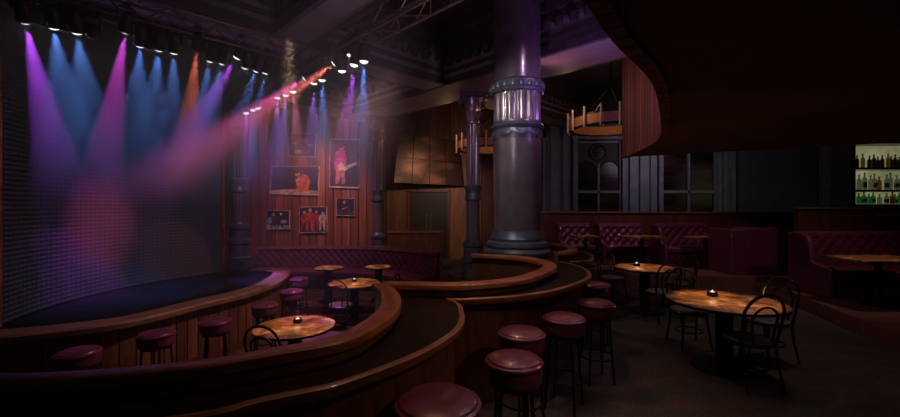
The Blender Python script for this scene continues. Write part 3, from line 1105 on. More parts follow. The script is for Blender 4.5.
def bottle(x, z, rr, h, colr, label, group, lab):
    key = (round(rr, 3), round(h, 3), colr)
    root = thing('liquor_bottle', label, 'bottle', (x, BY + .02 + random.uniform(-.03, .05), z), random.uniform(0, 6), group)
    if key not in mesh_cache:
        g_ = MB().lathe([(0, 0), (rr, 0), (rr, h * .58), (rr * .85, h * .66), (rr * .36, h * .76), (rr * .34, h * .93), (0, h * .93)], 14).mesh('glass_body', BM[colr])
        c_ = MB().lathe([(0, h * .93), (rr * .4, h * .93), (rr * .4, h), (0, h)], 10).mesh('cap', M['cork'])
        p_ = MB().lathe([(rr * 1.02, h * .14), (rr * 1.03, h * .15), (rr * 1.03, h * .44), (rr * 1.02, h * .45)], 14).mesh('paper_band', M['paper'])
        mesh_cache[key] = (g_, c_, p_)
    g_, c_, p_ = mesh_cache[key]
    for nm, me in (('glass_body', g_), ('cap', c_)) + ((('paper_band', p_),) if lab else ()):
        o = bpy.data.objects.new(nm, me); C.objects.link(o); o.parent = root


rows_ = [(shelf_z[2], .125, .33, ['dark', 'dark', 'amber', 'dark', 'dark'], 'top'),
         (shelf_z[1], .14, .40, ['clear', 'clear', 'pale', 'clear', 'clear', 'amber', 'clear'], 'middle'),
         (shelf_z[0], .14, .28, ['pale', 'green', 'teal', 'green', 'green', 'clear', 'pale', 'amber'], 'bottom')]
COLW = {'dark': 'dark', 'clear': 'clear', 'pale': 'pale green', 'green': 'bright green', 'amber': 'amber', 'teal': 'teal'}
for z, step, h, cols_, nm in rows_:
    x = BX0 + .12
    k = 0
    while x < 12.0 and k < 16:
        cl = cols_[k % len(cols_)]
        hh = h * (1 + .12 * ((k * 7) % 5 - 2) / 2)
        bottle(x, z, .042 if nm == 'top' else .05, round(hh, 2), cl, '%s glass bottle, %s from the left on the %s shelf of the bottle cabinet' % (COLW[cl], ORD[k], nm), 'bottles on the %s shelf' % nm, nm != 'top' and k % 2 == 0)
        x += step * (1 + .1 * ((k * 3) % 4 - 1.5)); k += 1

# ------------------------------------------------------------------ tables, chairs, stools
def round_table(label, x, y, z, rad, group, h=.75):
    root = thing('round_table', label, 'table', (x, y, z), random.uniform(0, 6), group)
    MB().lathe([(0, h - .03), (rad - .01, h - .03), (rad, h - .022), (rad, h - .006), (rad - .012, h), (0, h)], 64).build('tabletop', M['tabletop'], root)
    MB().lathe([(rad + .001, h - .034), (rad + .008, h - .03), (rad + .008, h - .008), (rad + .001, h - .004)], 64).build('rim_band', M['pedestal'], root)
    MB().lathe([(0, .02), (.085, .03), (.085, h - .1), (.13, h - .05), (.2, h - .03), (0, h - .03)], 24).build('pedestal', M['pedestal'], root)
    fr_ = min(.32, rad * .6)
    MB().lathe([(0, 0), (fr_, 0), (fr_, .025), (fr_ * .75, .05), (.1, .08), (0, .08)], 40).build('foot', M['pedestal'], root)
    return root


def votive(label, x, y, z):
    root = thing('votive_candle', label, 'candle', (x, y, z), 0, 'votive candles on the tables')
    MB().lathe([(0, 0), (.05, 0), (.058, .012), (.05, .05), (.044, .05), (.042, .03), (0, .03)], 24).build('holder', M['votive'], root)
    MB().lathe([(0, .03), (.024, .03), (.024, .048), (.008, .05), (.009, .058), (.004, .07), (0, .074)], 12).build('flame', M['flame'], root)
    l = bpy.data.lights.new('votive_glow', 'POINT'); l.energy = .5; l.color = (1, .62, .28); l.shadow_soft_size = .03
    o = bpy.data.objects.new('votive_glow', l); C.objects.link(o); o.location = (x, y, z + .14)


T = [('large copper-topped round table on the right with a bentwood chair tucked in front', 3.03, 4.42, 0, .57, 'round tables on the main floor'),
     ('copper-topped round table farther back beside the bar stools', 3.30, 6.77, 0, .475, 'round tables on the main floor'),
     ('copper-topped round table nearest in the sunken pit', -1.93, 4.98, PIT, .48, 'round tables in the pit'),
     ('copper-topped round table in the middle of the pit', -1.85, 7.74, PIT, .49, 'round tables in the pit'),
     ('small round table before the banquette, left of two', -2.63, 8.66, TIER, .32, 'round tables in the pit'),
     ('small round table before the banquette, right of two', -1.58, 8.80, TIER, .29, 'round tables in the pit')]
for a in T:
    round_table(*a)
votive('small votive candle on the large right-hand table', 3.03, 4.62, .75)
votive('small votive candle on the far table beside bar stools', 3.22, 6.9, .75)
votive('small votive candle on the nearest pit table', -1.95, 5.12, .30)
votive('small votive candle on the middle pit table', -1.88, 7.85, .30)


def make_chair():
    t = thing('bentwood_chair', 'x', 'chair')
    MB().lathe([(0, .445), (.19, .445), (.205, .455), (.205, .47), (.19, .478), (0, .474)], 40).build('seat', M['greyleather'], t)
    MB().lathe([(.195, .425), (.215, .43), (.218, .45), (.205, .462)], 40).build('seat_hoop', M['black'], t)
    for sx in (-1, 1):
        MB().tube([(sx * .13, .14, .45), (sx * .15, .17, .25), (sx * .18, .21, 0)], [.016, .015, .012], 8).build('leg', M['black'], t)
    # back legs run up into the outer hoop; the chair faces +y, its back is at -y
    for sx in (-1, 1):
        MB().tube([(sx * .165, -.13, .47), (sx * .17, -.16, .25), (sx * .185, -.22, 0)], [.017, .015, .012], 8).build('leg', M['black'], t)
    hoop = [(-.175, -.13, .44), (-.19, -.16, .6)]
    for k in range(13):
        a = PI - PI * k / 12
        hoop.append((.20 * math.cos(a), -.185 - .055 * math.sin(a), .74 + .21 * math.sin(a)))
    hoop += [(.19, -.16, .6), (.175, -.13, .44)]
    MB().tube(hoop, .0145, 8).build('outer_hoop', M['black'], t)
    inner = [(-.085, -.175, .46), (-.115, -.185, .62)]
    for k in range(11):
        a = PI - PI * k / 10
        inner.append((.125 * math.cos(a), -.2 - .03 * math.sin(a), .7 + .13 * math.sin(a)))
    inner += [(.115, -.185, .62), (.085, -.175, .46)]
    MB().tube(inner, .0115, 8).build('inner_hoop', M['black'], t)
    ring = [(.155 * math.cos(a * PI / 12), .155 * math.sin(a * PI / 12) - .01, .2) for a in range(24)]
    MB().tube(ring, .009, 6, closed=True).build('leg_ring', M['black'], t)
    return t


chair0 = make_chair()
chairs = [(2.99, 4.01, .05, 0, 'black bentwood chair tucked under the front of the large right-hand table'),
          (3.06, 5.12, PI - .1, 0, 'black bentwood chair behind the large right-hand table'),
          (3.70, 4.66, PI / 2 + .2, 0, 'black bentwood chair on the right side of the large right-hand table'),
          (3.28, 6.2, .1, 0, 'black bentwood chair in front of the far copper table'),
          (3.0, 7.4, PI + .3, 0, 'black bentwood chair behind the far copper table'),
          (3.92, 6.85, PI / 2 + .1, 0, 'black bentwood chair right of the far copper table'),
          (-2.02, 4.53, -.1, PIT, 'black bentwood chair at front of the nearest pit table'),
          (-1.97, 7.2, -.1, PIT, 'black bentwood chair in front of the middle pit table'),
          (-1.22, 7.6, PI / 2 - .2, PIT, 'black bentwood chair right of the middle pit table')]
for i, (x, y, rz, z, lb) in enumerate(chairs):
    if i == 0:
        chair0.location = (x, y, z); chair0.rotation_euler = (0, 0, rz); chair0['label'] = lb; chair0['group'] = 'bentwood chairs'
    else:
        dup(chair0, (x, y, z), rz, lb, 'bentwood chairs')


def make_stool():
    t = thing('bar_stool', 'x', 'bar stool')
    MB().lathe([(0, .66), (.168, .66), (.178, .672), (.18, .69), (.18, .75), (.176, .775), (.166, .788)], 48).build('skirt', M['leather2'], t)
    MB().lathe([(.172, .764), (.186, .772), (.190, .782), (.186, .792), (.172, .797)], 48).build('piping', M['leather2'], t)
    MB().lathe([(.176, .79), (.165, .806), (.13, .818), (.07, .825), (0, .827)], 48).build('cushion', M['leather2'], t)
    MB().lathe([(0, .635), (.15, .635), (.155, .645), (.155, .66), (0, .66)], 32).build('seat_plate', M['iron'], t)
    for k in range(4):
        a = PI / 4 + k * PI / 2
        ca, sa = math.cos(a), math.sin(a)
        MB().tube([(.135 * ca, .135 * sa, .64), (.15 * ca, .15 * sa, .4), (.185 * ca, .185 * sa, 0)], .0125, 8).build('leg', M['iron'], t)
    ring = [(.168 * math.cos(i * PI / 16), .168 * math.sin(i * PI / 16), .26) for i in range(32)]
    MB().tube(ring, .009, 6, closed=True).build('foot_ring', M['iron'], t)
    return t


stool0 = make_stool()
stools = [(.416, 2.60, 0, 'plum leather bar stool, large and glossy, at the notch between the bar bays'),
          (.565, 3.16, 0, 'plum leather bar stool partly behind the glossy one at the notch'),
          (1.02, 3.58, 0, 'plum leather bar stool third along the middle bar bay'),
          (1.50, 4.11, 0, 'plum leather bar stool fourth along the middle bar bay'),
          (1.84, 5.06, 0, 'plum leather bar stool farthest along the middle bar bay'),
          (-.06, 1.98, 0, 'dark plum bar stool cropped at the bottom edge of the view'),
          (-3.69, 3.97, PIT, 'plum stool in the pit, leftmost along the stage front'),
          (-3.33, 4.54, PIT, 'plum stool in the pit, second from left along the stage'),
          (-2.94, 5.02, PIT, 'plum stool in the pit, third from left along the stage'),
          (-2.70, 5.84, PIT, 'plum stool along the stage behind the nearest pit chair'),
          (-2.69, 6.78, PIT, 'plum stool in the pit, second from the stage tip'),
          (-2.98, 7.9, PIT, 'plum stool in the pit beside the far stage tip')]
for i, (x, y, z, lb) in enumerate(stools):
    g_ = 'bar stools on the main floor' if z == 0 else 'stools along the stage front'
    if i == 0:
        stool0.location = (x, y, z); stool0['label'] = lb; stool0['group'] = g_
    else:
        dup(stool0, (x, y, z), random.uniform(0, 1.5), lb, g_, (1.15, 1.15, 1.04) if i == 5 else None)

# ------------------------------------------------------------------ photographs on the plank wall
PALC = {}


def pm(col, rough=.55):
    col = tuple(min(.8, c * (.75 if max(col) > .2 else .3)) for c in col)
    k = tuple(round(c, 4) for c in col)
    if k not in PALC:
        PALC[k] = plain('print_ink_%d' % len(PALC), col, rough, noise=.6, nscale=9)
    return PALC[k]


WY = 11.55


def blob(cx, cz, rx, rz, n=18, rot=0):
    out = []
    for i in range(n):
        a = 2 * PI * i / n
        x, z = rx * math.cos(a), rz * math.sin(a)
        out.append((cx + x * math.cos(rot) - z * math.sin(rot), cz + x * math.sin(rot) + z * math.cos(rot)))
    return out


def person_shape(cx, z0, h, lean=0, arm=0):
    """outline of a performer in a printed photograph: torso with legs"""
    w = h * .16
    return [(cx - w * .55, z0), (cx - w * .15, z0 + h * .42), (cx + w * .1, z0 + h * .42), (cx + w * .5, z0), (cx + w * .95, z0), (cx + w * .85 + lean * .5, z0 + h * .5), (cx + w * 1.2 + lean + arm, z0 + h * .62), (cx + w * 1.0 + lean, z0 + h * .82), (cx + w * .3 + lean, z0 + h * .86), (cx - w * .5 + lean, z0 + h * .84), (cx - w * 1.05 + lean, z0 + h * .76), (cx - w * 1.0 + lean * .6 - arm, z0 + h * .5), (cx - w * .75, z0 + h * .45), (cx - w * .95, z0)]


def photo(label, quad, bg, shapes):
    d = WY - .06
    c4 = [at_d(px, py, d) for px, py in quad]          # TL TR BR BL
    cen = sum(c4, Vector()) / 4
    root = thing('wall_photograph', label, 'photograph', (cen.x, d, cen.z), 0, 'concert photographs on the plank wall')
    vs = c4 + [p + Vector((0, .05, 0)) for p in c4]
    MB().add(vs, [(7, 6, 5, 4), (0, 4, 5, 1), (1, 5, 6, 2), (2, 6, 7, 3), (3, 7, 4, 0)]).build('canvas', M['canvas'], root, True)
    mats, mb = [], MB()

    def slot(col):
        m = pm(col)
        if m not in mats:
            mats.append(m)
        return mats.index(m)

    def pt(u, v, k):
        p = c4[3].lerp(c4[2], u).lerp(c4[0].lerp(c4[1], u), v)
        return (p.x, p.y - .0015 * k, p.z)
    mb.add([pt(.02, .03, 0), pt(.98, .03, 0), pt(.98, .98, 0), pt(.02, .98, 0)], [(0, 1, 2, 3)], mi=slot(bg))
    e0 = [pt(0, 0, -.3), pt(1, 0, -.3), pt(1, 1, -.3), pt(0, 1, -.3)]
    mb.add(e0, [(0, 1, 2, 3)], mi=slot((.55, .47, .42)))
    for k, (pts, col) in enumerate(shapes):
        pts = [(min(.98, max(.02, a)), min(.98, max(.03, b_))) for a, b_ in pts]
        tri = tessellate_polygon([[Vector((a, b_, 0)) for a, b_ in pts]])
        mb.add([pt(a, b_, k + 1) for a, b_ in pts], [tuple(t) for t in tri], mi=slot(col))
    mb.build('print', mats, root, True)


SK = (.62, .32, .2)
photo('small bluish photograph of a drummer at the top of the cluster', [(290, 133), (316, 134), (315, 157), (288, 156)], (.02, .03, .09),
      [(blob(.5, .45, .38, .34), (.05, .08, .22)), (blob(.55, .4, .2, .28), (.02, .02, .04)), (blob(.35, .2, .14, .1), (.4, .42, .6)), (blob(.62, .75, .07, .1), SK), (blob(.8, .5, .1, .05), (.3, .35, .55)), (blob(.2, .55, .12, .04), (.35, .4, .6))])
photo('wide photograph of a singer in red, second row left', [(271.5, 166.5), (319.5, 166), (318.5, 195.5), (269.5, 194)], (.03, .015, .03),
      [(blob(.28, .55, .24, .42), (.006, .005, .008)), ([(.02, .03), (.98, .03), (.98, .16), (.5, .2), (.02, .14)], (.5, .36, .22)), ([(.55, .98), (.98, .98), (.98, .2), (.85, .3)], (.06, .03, .12)),
       ([(.56, .12), (.78, .12), (.82, .45), (.78, .66), (.66, .72), (.58, .62), (.52, .5)], (.55, .12, .05)), (blob(.55, .74, .05, .1), SK), (blob(.54, .8, .055, .07), (.09, .04, .02)), ([(.5, .52), (.62, .62), (.62, .5), (.46, .4)], SK), (blob(.5, .42, .03, .12), (.02, .02, .02))])
photo('tall photograph of a guitarist in a magenta shirt', [(330, 138.5), (359.5, 139.5), (359.2, 188.5), (329.2, 187.5)], (.02, .03, .05),
      [([(.02, .03), (.98, .03), (.98, .14), (.02, .2)], (.08, .05, .1)), ([(.02, .2), (.2, .2), (.2, .98), (.02, .98)], (.16, .04, .08)),
       ([(.2, .08), (.32, .08), (.38, .3), (.42, .08), (.54, .08), (.5, .42), (.22, .42)], (.45, .2, .22)),
       ([(.18, .38), (.52, .38), (.58, .62), (.5, .76), (.36, .78), (.2, .74), (.14, .55)], (.55, .04, .42)), (blob(.4, .83, .09, .06), SK), (blob(.38, .86, .1, .05), (.05, .02, .01)),
       ([(.3, .42), (.5, .34), (.92, .5), (.9, .54), (.52, .44), (.36, .54)], (.5, .5, .52)), (blob(.38, .42, .12, .07), (.6, .55, .5)), ([(.6, .95), (.98, .95), (.98, .6), (.7, .62)], (.01, .05, .06))])
photo('small dark photograph of musicians at the lower left', [(266.8, 210), (289.5, 210.5), (289.3, 229), (266.5, 229.5)], (.02, .02, .05),
      [([(.02, .03), (.98, .03), (.98, .2), (.02, .25)], (.25, .27, .4)), (person_shape(.3, .12, .75), (.06, .06, .14)), (person_shape(.6, .1, .8), (.02, .02, .04)), (blob(.3, .78, .06, .08), SK), (blob(.63, .8, .05, .07), (.5, .5, .6)), (blob(.75, .4, .16, .1), (.35, .35, .5)), (blob(.15, .45, .08, .18), (.3, .32, .45))])
photo('square photograph of a group in red, lower centre', [(299, 206.8), (327, 206.5), (327.2, 232.5), (299.2, 233.2)], (.06, .05, .14),
      [([(.02, .03), (.98, .03), (.98, .16), (.02, .16)], (.12, .1, .2)), (person_shape(.18, .08, .74), (.4, .05, .05)), (blob(.2, .78, .05, .06), SK), (person_shape(.38, .06, .84), (.5, .07, .05)), (blob(.4, .86, .055, .065), SK),
       (person_shape(.6, .06, .78), (.3, .04, .06)), (blob(.62, .8, .05, .06), SK), (person_shape(.83, .08, .72), (.62, .45, .38)), (blob(.85, .74, .05, .06), SK)])
photo('small dark blue photograph at the right of the lower row', [(336.5, 197.8), (354.6, 198.5), (354.5, 216.2), (336.3, 215.5)], (.02, .015, .05),
      [([(.02, .03), (.98, .03), (.98, .3), (.02, .36)], (.14, .1, .16)), (person_shape(.4, .12, .7), (.03, .03, .12)), (blob(.44, .76, .07, .08), SK), ([(.3, .4), (.8, .62), (.82, .56), (.34, .34)], (.35, .25, .2)), (blob(.72, .5, .1, .2), (.07, .06, .2))])

# ------------------------------------------------------------------ trusses and stage lights
def truss(label, a, b_, z):
    a, b_ = Vector((a[0], a[1], z)), Vector((b_[0], b_[1], z))
    mid = (a + b_) / 2
    root = thing('lighting_truss', label, 'truss', mid, 0, 'lighting trusses over the stage')
    t = (b_ - a).normalized(); n = Vector((t.y, -t.x, 0)); up = Vector((0, 0, 1))
    w = .12
    offs = [n * w + up * w, n * w - up * w, -n * w + up * w, -n * w - up * w]
    L = (b_ - a).length
    for o in offs:
        MB().tube([a + o, b_ + o], .018, 8).build('chord', M['truss'], root, True)
    lc = MB()
    k = int(L / .26)
    for i in range(k):
        p, q_ = a + t * (L * i / k), a + t * (L * (i + 1) / k)
        for f0, f1 in ((0, 1), (2, 3), (0, 2), (1, 3)):
            if i % 2:
                f0, f1 = f1, f0
            lc.tube([p + offs[f0], q_ + offs[f1]], .008, 5)
    lc.build('lacing', M['truss'], root, True)
    for s in (.18, .5, .82):
        p = a + (b_ - a) * s
        MB().tube([p + up * w, Vector((p.x, p.y, SOF + .02))], .01, 6).build('hanger_rod', M['iron'], root, True)
    return a, b_


TR1 = 8.02      # y - x of the first truss
TR2 = 3.92       # x + y of the second truss
TZ = 3.96
truss('lighting truss of lamps in front of the LED wall', uv2(-1.6, TR1), uv2(3.62, TR1), TZ)
truss('lighting truss of lamps reaching towards the photo wall', uv2(TR2, 3.0), uv2(TR2, 12.8), TZ)

LENS = {}


def lens(col):
    k = tuple(col)
    if k not in LENS:
        LENS[k] = emitter('lamp_lens_%d' % len(LENS), col, 2.2)
    return LENS[k]


can_me = MB().lathe([(0, .12), (.035, .117), (.05, .1), (.055, .045), (.06, .035), (.06, -.09), (.066, -.094), (.066, -.105), (.055, -.105), (.053, -.085), (0, -.085)], 20).mesh('can', M['can'])
yoke_me = MB().tube([(-.077, 0, 0), (-.077, 0, .14), (-.056, 0, .165), (.056, 0, .165), (.077, 0, .14), (.077, 0, 0)], .008, 6).mesh('yoke', M['iron'])
knob_me = MB().lathe([(0, -.02), (.03, -.02), (.03, .02), (0, .02)], 10).mesh('knob', M['iron'])
clamp_me = MB().box((0, 0, 0), (.06, .05, .09)).tube([(0, 0, -.02), (0, 0, -.1)], .014, 6).mesh('clamp', M['iron'])
lens_me = MB().lathe([(0, -.132), (.018, -.130), (.036, -.122), (.048, -.110), (.054, -.096), (0, -.096)], 24).mesh('lens', lens((1, 1, 1)))


def spot(name, loc, target, energy, color, ang, blend=.25, size=.02):
    l = bpy.data.lights.new(name, 'SPOT')
    l.energy, l.color, l.spot_size, l.spot_blend, l.shadow_soft_size = energy, color, math.radians(ang), blend, size
    o = bpy.data.objects.new(name, l); C.objects.link(o)
    o.location = loc
    o.rotation_euler = (Vector(target) - Vector(loc)).to_track_quat('-Z', 'Y').to_euler()
    return o


def along(px, which):
    k = (px - CX) / F
    if which == 1:
        y = TR1 / (1 - k)
    else:
        y = TR2 / (1 + k)
    return y


def stage_lamp(which, px, py, target, color, energy, ang, label, on=True, blend=.35):
    d = along(px, which)
    p = at_d(px, py, d)                       # the lens
    tgt = Vector(target)
    dirv = (tgt - p).normalized()
    c = p - dirv * .105
    root = thing('stage_light', label, 'stage light', c, 0, 'par can lamps on the %s truss' % ('first' if which == 1 else 'second'))
    yaw = math.atan2(dirv.y, dirv.x) + PI / 2
    yk = bpy.data.objects.new('yoke', yoke_me); C.objects.link(yk); yk.parent = root; yk.rotation_euler = (0, 0, yaw)
    zt = TZ - .12 - c.z
    MB().tube([(0, 0, .16), (0, 0, max(.18, zt))], .011, 6).box((0, 0, max(.18, zt)), (.05, .05, .05)).build('clamp', M['iron'], root)
    cn = bpy.data.objects.new('can', can_me); C.objects.link(cn); cn.parent = root
    cn.rotation_euler = dirv.to_track_quat('-Z', 'Y').to_euler()
    ln = bpy.data.objects.new('lens', lens_me); C.objects.link(ln); ln.parent = cn
    ln.scale = (1, 1, 1)
    if on:
        spot('stage_light_beam', p + dirv * .045, tgt, energy, color, ang, blend)
    return root


BLUE, PUR, MAG, PINK, RED, VIO = (.13, .30, 1), (.38, .06, .75), (.62, .06, .65), (1, .12, .5), (1, .2, .12), (.4, .2, 1)
E = 1.1
W1, W2 = 'on the truss by the LED wall', 'on the photo-wall truss'


def down(px, py, which, dx=0, dz=-3.0, dy=0):
    p = at_d(px, py, along(px, which))
    return (p.x + dx * .72, p.y + dy * .72, p.z + dz * .72)


AIM = {25: (-5.45, 5.9, .9), 125: (-5.6, 6.2, .9), 197: (-5.2, 7.6, 1.0)}
lamps1 = [(25, 21, (.75, -3.8, .5), PUR, 1000, 17, 'purple'), (54, 27, (.25, -3, .4), BLUE, 192, 30, 'blue'), (77, 32, (.35, -3, .4), BLUE, 192, 30, 'blue'),
          (125, 31, (-.75, -3.8, .2), MAG, 950, 15, 'magenta'), (140, 45, (-.1, -3, .4), BLUE, 168, 28, 'blue'), (159, 49, (-.2, -3, .4), BLUE, 168, 26, 'blue'),
          (174, 52, (.15, -3, .4), BLUE, 168, 24, 'blue'), (197, 49, (-.95, -3.6, .7), RED, 450, 16, 'red'), (210, 60, (-.2, -3, .3), BLUE, 152, 24, 'blue'), (222, 62.5, (-.35, -3, .3), BLUE, 152, 24, 'blue'),
          (237, 57, (-2.0, -2.5, .6), PUR, 500, 20, 'violet'), (245, 67, (0, -3, .2), BLUE, 0, 18, 'white'), (256, 70, (-.5, -3, .2), BLUE, 152, 22, 'blue'), (265.5, 72, (-.1, -3, .3), BLUE, 142, 18, 'blue')]
for i, (px, py, (dx, dz, dy), col, en, an, cn_) in enumerate(lamps1):
    if col is BLUE:                        # the truss hangs over the pit side, so the lamps tilt back on to the stage
        dx, dy = dx - 1.4, dy + 1.3
    stage_lamp(1, px, py, AIM.get(px) or down(px, py, 1, dx, dz, dy), col, en * E, an, '%s stage lamp, %s from left %s' % (cn_ + '-beam' if en else 'white-lensed beamless', ORD[i], W1), en > 0)
lamps2 = [(246, 113, (.2, -3, 0), PUR, 400, 20, 'violet'), (253, 110, (.0, -3, 0), BLUE, 340, 18, 'blue'), (258, 108, (.3, -3, .5), MAG, 340, 18, 'magenta'),
          (277.5, 97.5, (-.35, -3, .6), VIO, 400, 20, 'violet'), (285.5, 95, (-.4, -3, .6), VIO, 400, 18, 'violet'), (293, 91.5, (.1, -3, .6), PINK, 340, 18, 'pink'),
          (305, 78, (-3.2, -2.0, .3), PINK, 1150, 22, 'pink'), (314, 83, (-.4, -3, .8), VIO, 340, 18, 'violet'), (322, 80, (-.1, -3, .6), BLUE, 340, 20, 'blue'),
          (334.5, 63, (-3.9, -2.3, 1.0), RED, 1200, 18, 'orange-red'), (342, 71, (0, -3, .6), BLUE, 0, 15, 'white'), (351, 55, (.1, -3, .3), BLUE, 0, 15, 'white'), (354, 65, (-.45, -3, .3), PUR, 400, 20, 'purple'), (364, 61.5, (-.15, -3, .3), BLUE, 400, 18, 'blue')]
for i, (px, py, (dx, dz, dy), col, en, an, cn_) in enumerate(lamps2):
    stage_lamp(2, px, py, down(px, py, 2, dx, dz, dy), col, en * E, an, '%s stage lamp, %s from left %s' % (cn_ + '-beam' if en else 'white-lensed beamless', ORD[i], W2), en > 0, 1.0 if en > 1000 else .35)


def moving_head(px, py, which, label):
    d = along(px, which)
    p = at_d(px, py, d)
    root = thing('moving_head_light', label, 'stage light', p, random.uniform(0, 3), 'moving head lamps')
    MB().box((0, 0, .14), (.14, .14, .06)).tube([(0, 0, .16), (0, 0, max(.18, TZ - .12 - p.z))], .014, 6).build('base', M['can'], root)
    for sx in (-1, 1):
        MB().box((sx * .07, 0, .05), (.02, .06, .17)).build('arm', M['can'], root)
    MB().lathe([(0, .07), (.042, .063), (.06, 0), (.056, -.07), (.042, -.09), (0, -.09)], 16).build('head', M['can'], root)
    MB().lathe([(0, -.094), (.035, -.094), (.035, -.089), (0, -.089)], 16).build('lens', M['brass'], root)


moving_head(65, 23, 1, 'unlit moving-head lamp between two blue lamps near truss left end')
moving_head(92, 30, 1, 'unlit moving-head lamp left of the magenta lamp')
moving_head(149, 42, 1, 'unlit moving-head lamp between two blue lamps at truss centre')
moving_head(232, 104, 2, 'unlit moving-head lamp at far end of the photo-wall truss')

# haze: thick just under the trusses, thinning towards the stage
mh = bpy.data.materials.new('haze')
mh.use_nodes = True
nt = mh.node_tree
nt.nodes.remove(nt.nodes['Principled BSDF'])
tc = nt.nodes.new('ShaderNodeTexCoord')
sx_ = nt.nodes.new('ShaderNodeSeparateXYZ')
mr_ = nt.nodes.new('ShaderNodeMapRange')
mr_.interpolation_type = 'SMOOTHSTEP'
mr_.inputs['From Min'].default_value = 1.7; mr_.inputs['From Max'].default_value = 3.3
mr_.inputs['To Min'].default_value = .014; mr_.inputs['To Max'].default_value = .22
sc_ = nt.nodes.new('ShaderNodeVolumeScatter')
sc_.inputs['Anisotropy'].default_value = 0.0
nt.links.new(tc.outputs['Object'], sx_.inputs['Vector'])
nt.links.new(sx_.outputs['Z'], mr_.inputs['Value'])
fade = mr_.outputs[0]
for op, lo, hi in (('ADD', 5.0, 4.0), ('SUBTRACT', 4.4, 6.0)):       # thins out towards the room: x + y, then y - x
    ma = nt.nodes.new('ShaderNodeMath'); ma.operation = op
    nt.links.new(sx_.outputs['Y'], ma.inputs[0]); nt.links.new(sx_.outputs['X'], ma.inputs[1])
    mq = nt.nodes.new('ShaderNodeMapRange')
    mq.interpolation_type = 'SMOOTHSTEP'
    mq.inputs['From Min'].default_value = lo; mq.inputs['From Max'].default_value = hi
    nt.links.new(ma.outputs[0], mq.inputs['Value'])
    mm = nt.nodes.new('ShaderNodeMath'); mm.operation = 'MULTIPLY'
    nt.links.new(fade, mm.inputs[0]); nt.links.new(mq.outputs[0], mm.inputs[1])
    fade = mm.outputs[0]
nt.links.new(fade, sc_.inputs['Density'])
nt.links.new(sc_.outputs['Volume'], nt.nodes['Material Output'].inputs['Volume'])
tag(MB().prism([(-6.3, 3.4), (-4.7, 3.0), (-.3, 3.9), (-.1, 5.1), (-1.9, 6.9), (-3.9, 8.9), (-6.3, 9.0)], STAGE + .05, 4.15).build('stage_haze', mh), 'thin smoky haze hanging in the coloured light beams over the stage', 'haze', None, 'stuff')

# ------------------------------------------------------------------ chandeliers
def chandelier(label, x, y, z, R, top):
    root = thing('wagon_wheel_chandelier', label, 'chandelier', (x, y, z), 0, 'wooden ring chandeliers')
    MB().lathe([(R - .05, -.11), (R, -.11), (R, .11), (R - .05, .11), (R - .05, -.11)], 64).build('wooden_ring', M['chand'], root, ang=50)
    for zz in (-.12, .12):
        MB().lathe([(R - .07, zz - .015), (R + .012, zz - .015), (R + .012, zz + .015), (R - .07, zz + .015), (R - .07, zz - .015)], 64).build('iron_hoop', M['iron'], root, ang=50)
    for k in range(16):
        a = 2 * PI * (k + .5) / 16
        x_, y_ = (R + .05) * math.cos(a), (R + .05) * math.sin(a)
        MB().tube([(x_, y_, -.18), (x_, y_, .28)], .024, 8).build('candle', M['candle'], root)
    for k in range(4):
        a = PI / 4 + k * PI / 2
        MB().tube([((R - .03) * math.cos(a), (R - .03) * math.sin(a), .13), (.03 * math.cos(a), .03 * math.sin(a), .85)], .014, 6).build('chain', M['iron'], root)
    MB().tube([(0, 0, .82), (0, 0, top - z)], .016, 6).lathe([(0, top - z - .06), (.1, top - z - .05), (.1, top - z), (0, top - z)], 16).build('hanging_rod', M['iron'], root)
    l = bpy.data.lights.new('chandelier_glow', 'POINT'); l.energy = 4; l.color = (1, .5, .22); l.shadow_soft_size = .12
    o = bpy.data.objects.new('chandelier_glow', l); C.objects.link(o); o.location = (x, y, z + .28)
    l2 = bpy.data.lights.new('chandelier_fill', 'POINT'); l2.energy = 6; l2.color = (1, .55, .28); l2.shadow_soft_size = .1
    o2 = bpy.data.objects.new('chandelier_fill', l2); C.objects.link(o2); o2.location = (x - 1.2, y - .7, z + .3)  # added outside the ring to brighten its outer face, not a candle


chandelier('large wooden ring chandelier with candles, beside the slatted balcony', 3.70, 9.2, 3.66, .90, TOP)
chandelier('wooden ring chandelier mostly hidden behind the big column', 1.15, 11.5, 3.5, .93, TOP)

# ------------------------------------------------------------------ room light: ambient world and added fill lamps without fixtures
w = bpy.data.worlds.new('dim_room'); SC.world = w; w.use_nodes = True
w.node_tree.nodes['Background'].inputs[0].default_value = (.5, .42, .5, 1)
w.node_tree.nodes['Background'].inputs[1].default_value = .012
WARM = (1, .62, .36)
for (x, y, z, z0_, en, an) in ((3.03, 4.42, .75, 2.7, 130, 32), (3.3, 6.77, .75, 4.1, 300, 17), (-1.93, 4.98, .3, 4.1, 300, 16), (-1.85, 7.74, .3, 4.1, 320, 16), (-2.63, 8.66, .45, 4.1, 300, 11), (-1.58, 8.8, .45, 4.1, 300, 10)):
    spot('table_fill', (x - (.2 if x < 3.2 else .45), y + (.3 if x < 3.2 else .8), z0_), (x, y, z), en, WARM, an, .5, .05)  # unseen spots added to brighten the tabletops


def area(name, loc, target, size, energy, col):
    l = bpy.data.lights.new(name, 'AREA'); l.energy = energy; l.color = col; l.size = size; l.shape = 'DISK'
    o = bpy.data.objects.new(name, l); C.objects.link(o); o.location = loc
    o.rotation_euler = (Vector(target) - Vector(loc)).to_track_quat('-Z', 'Y').to_euler()


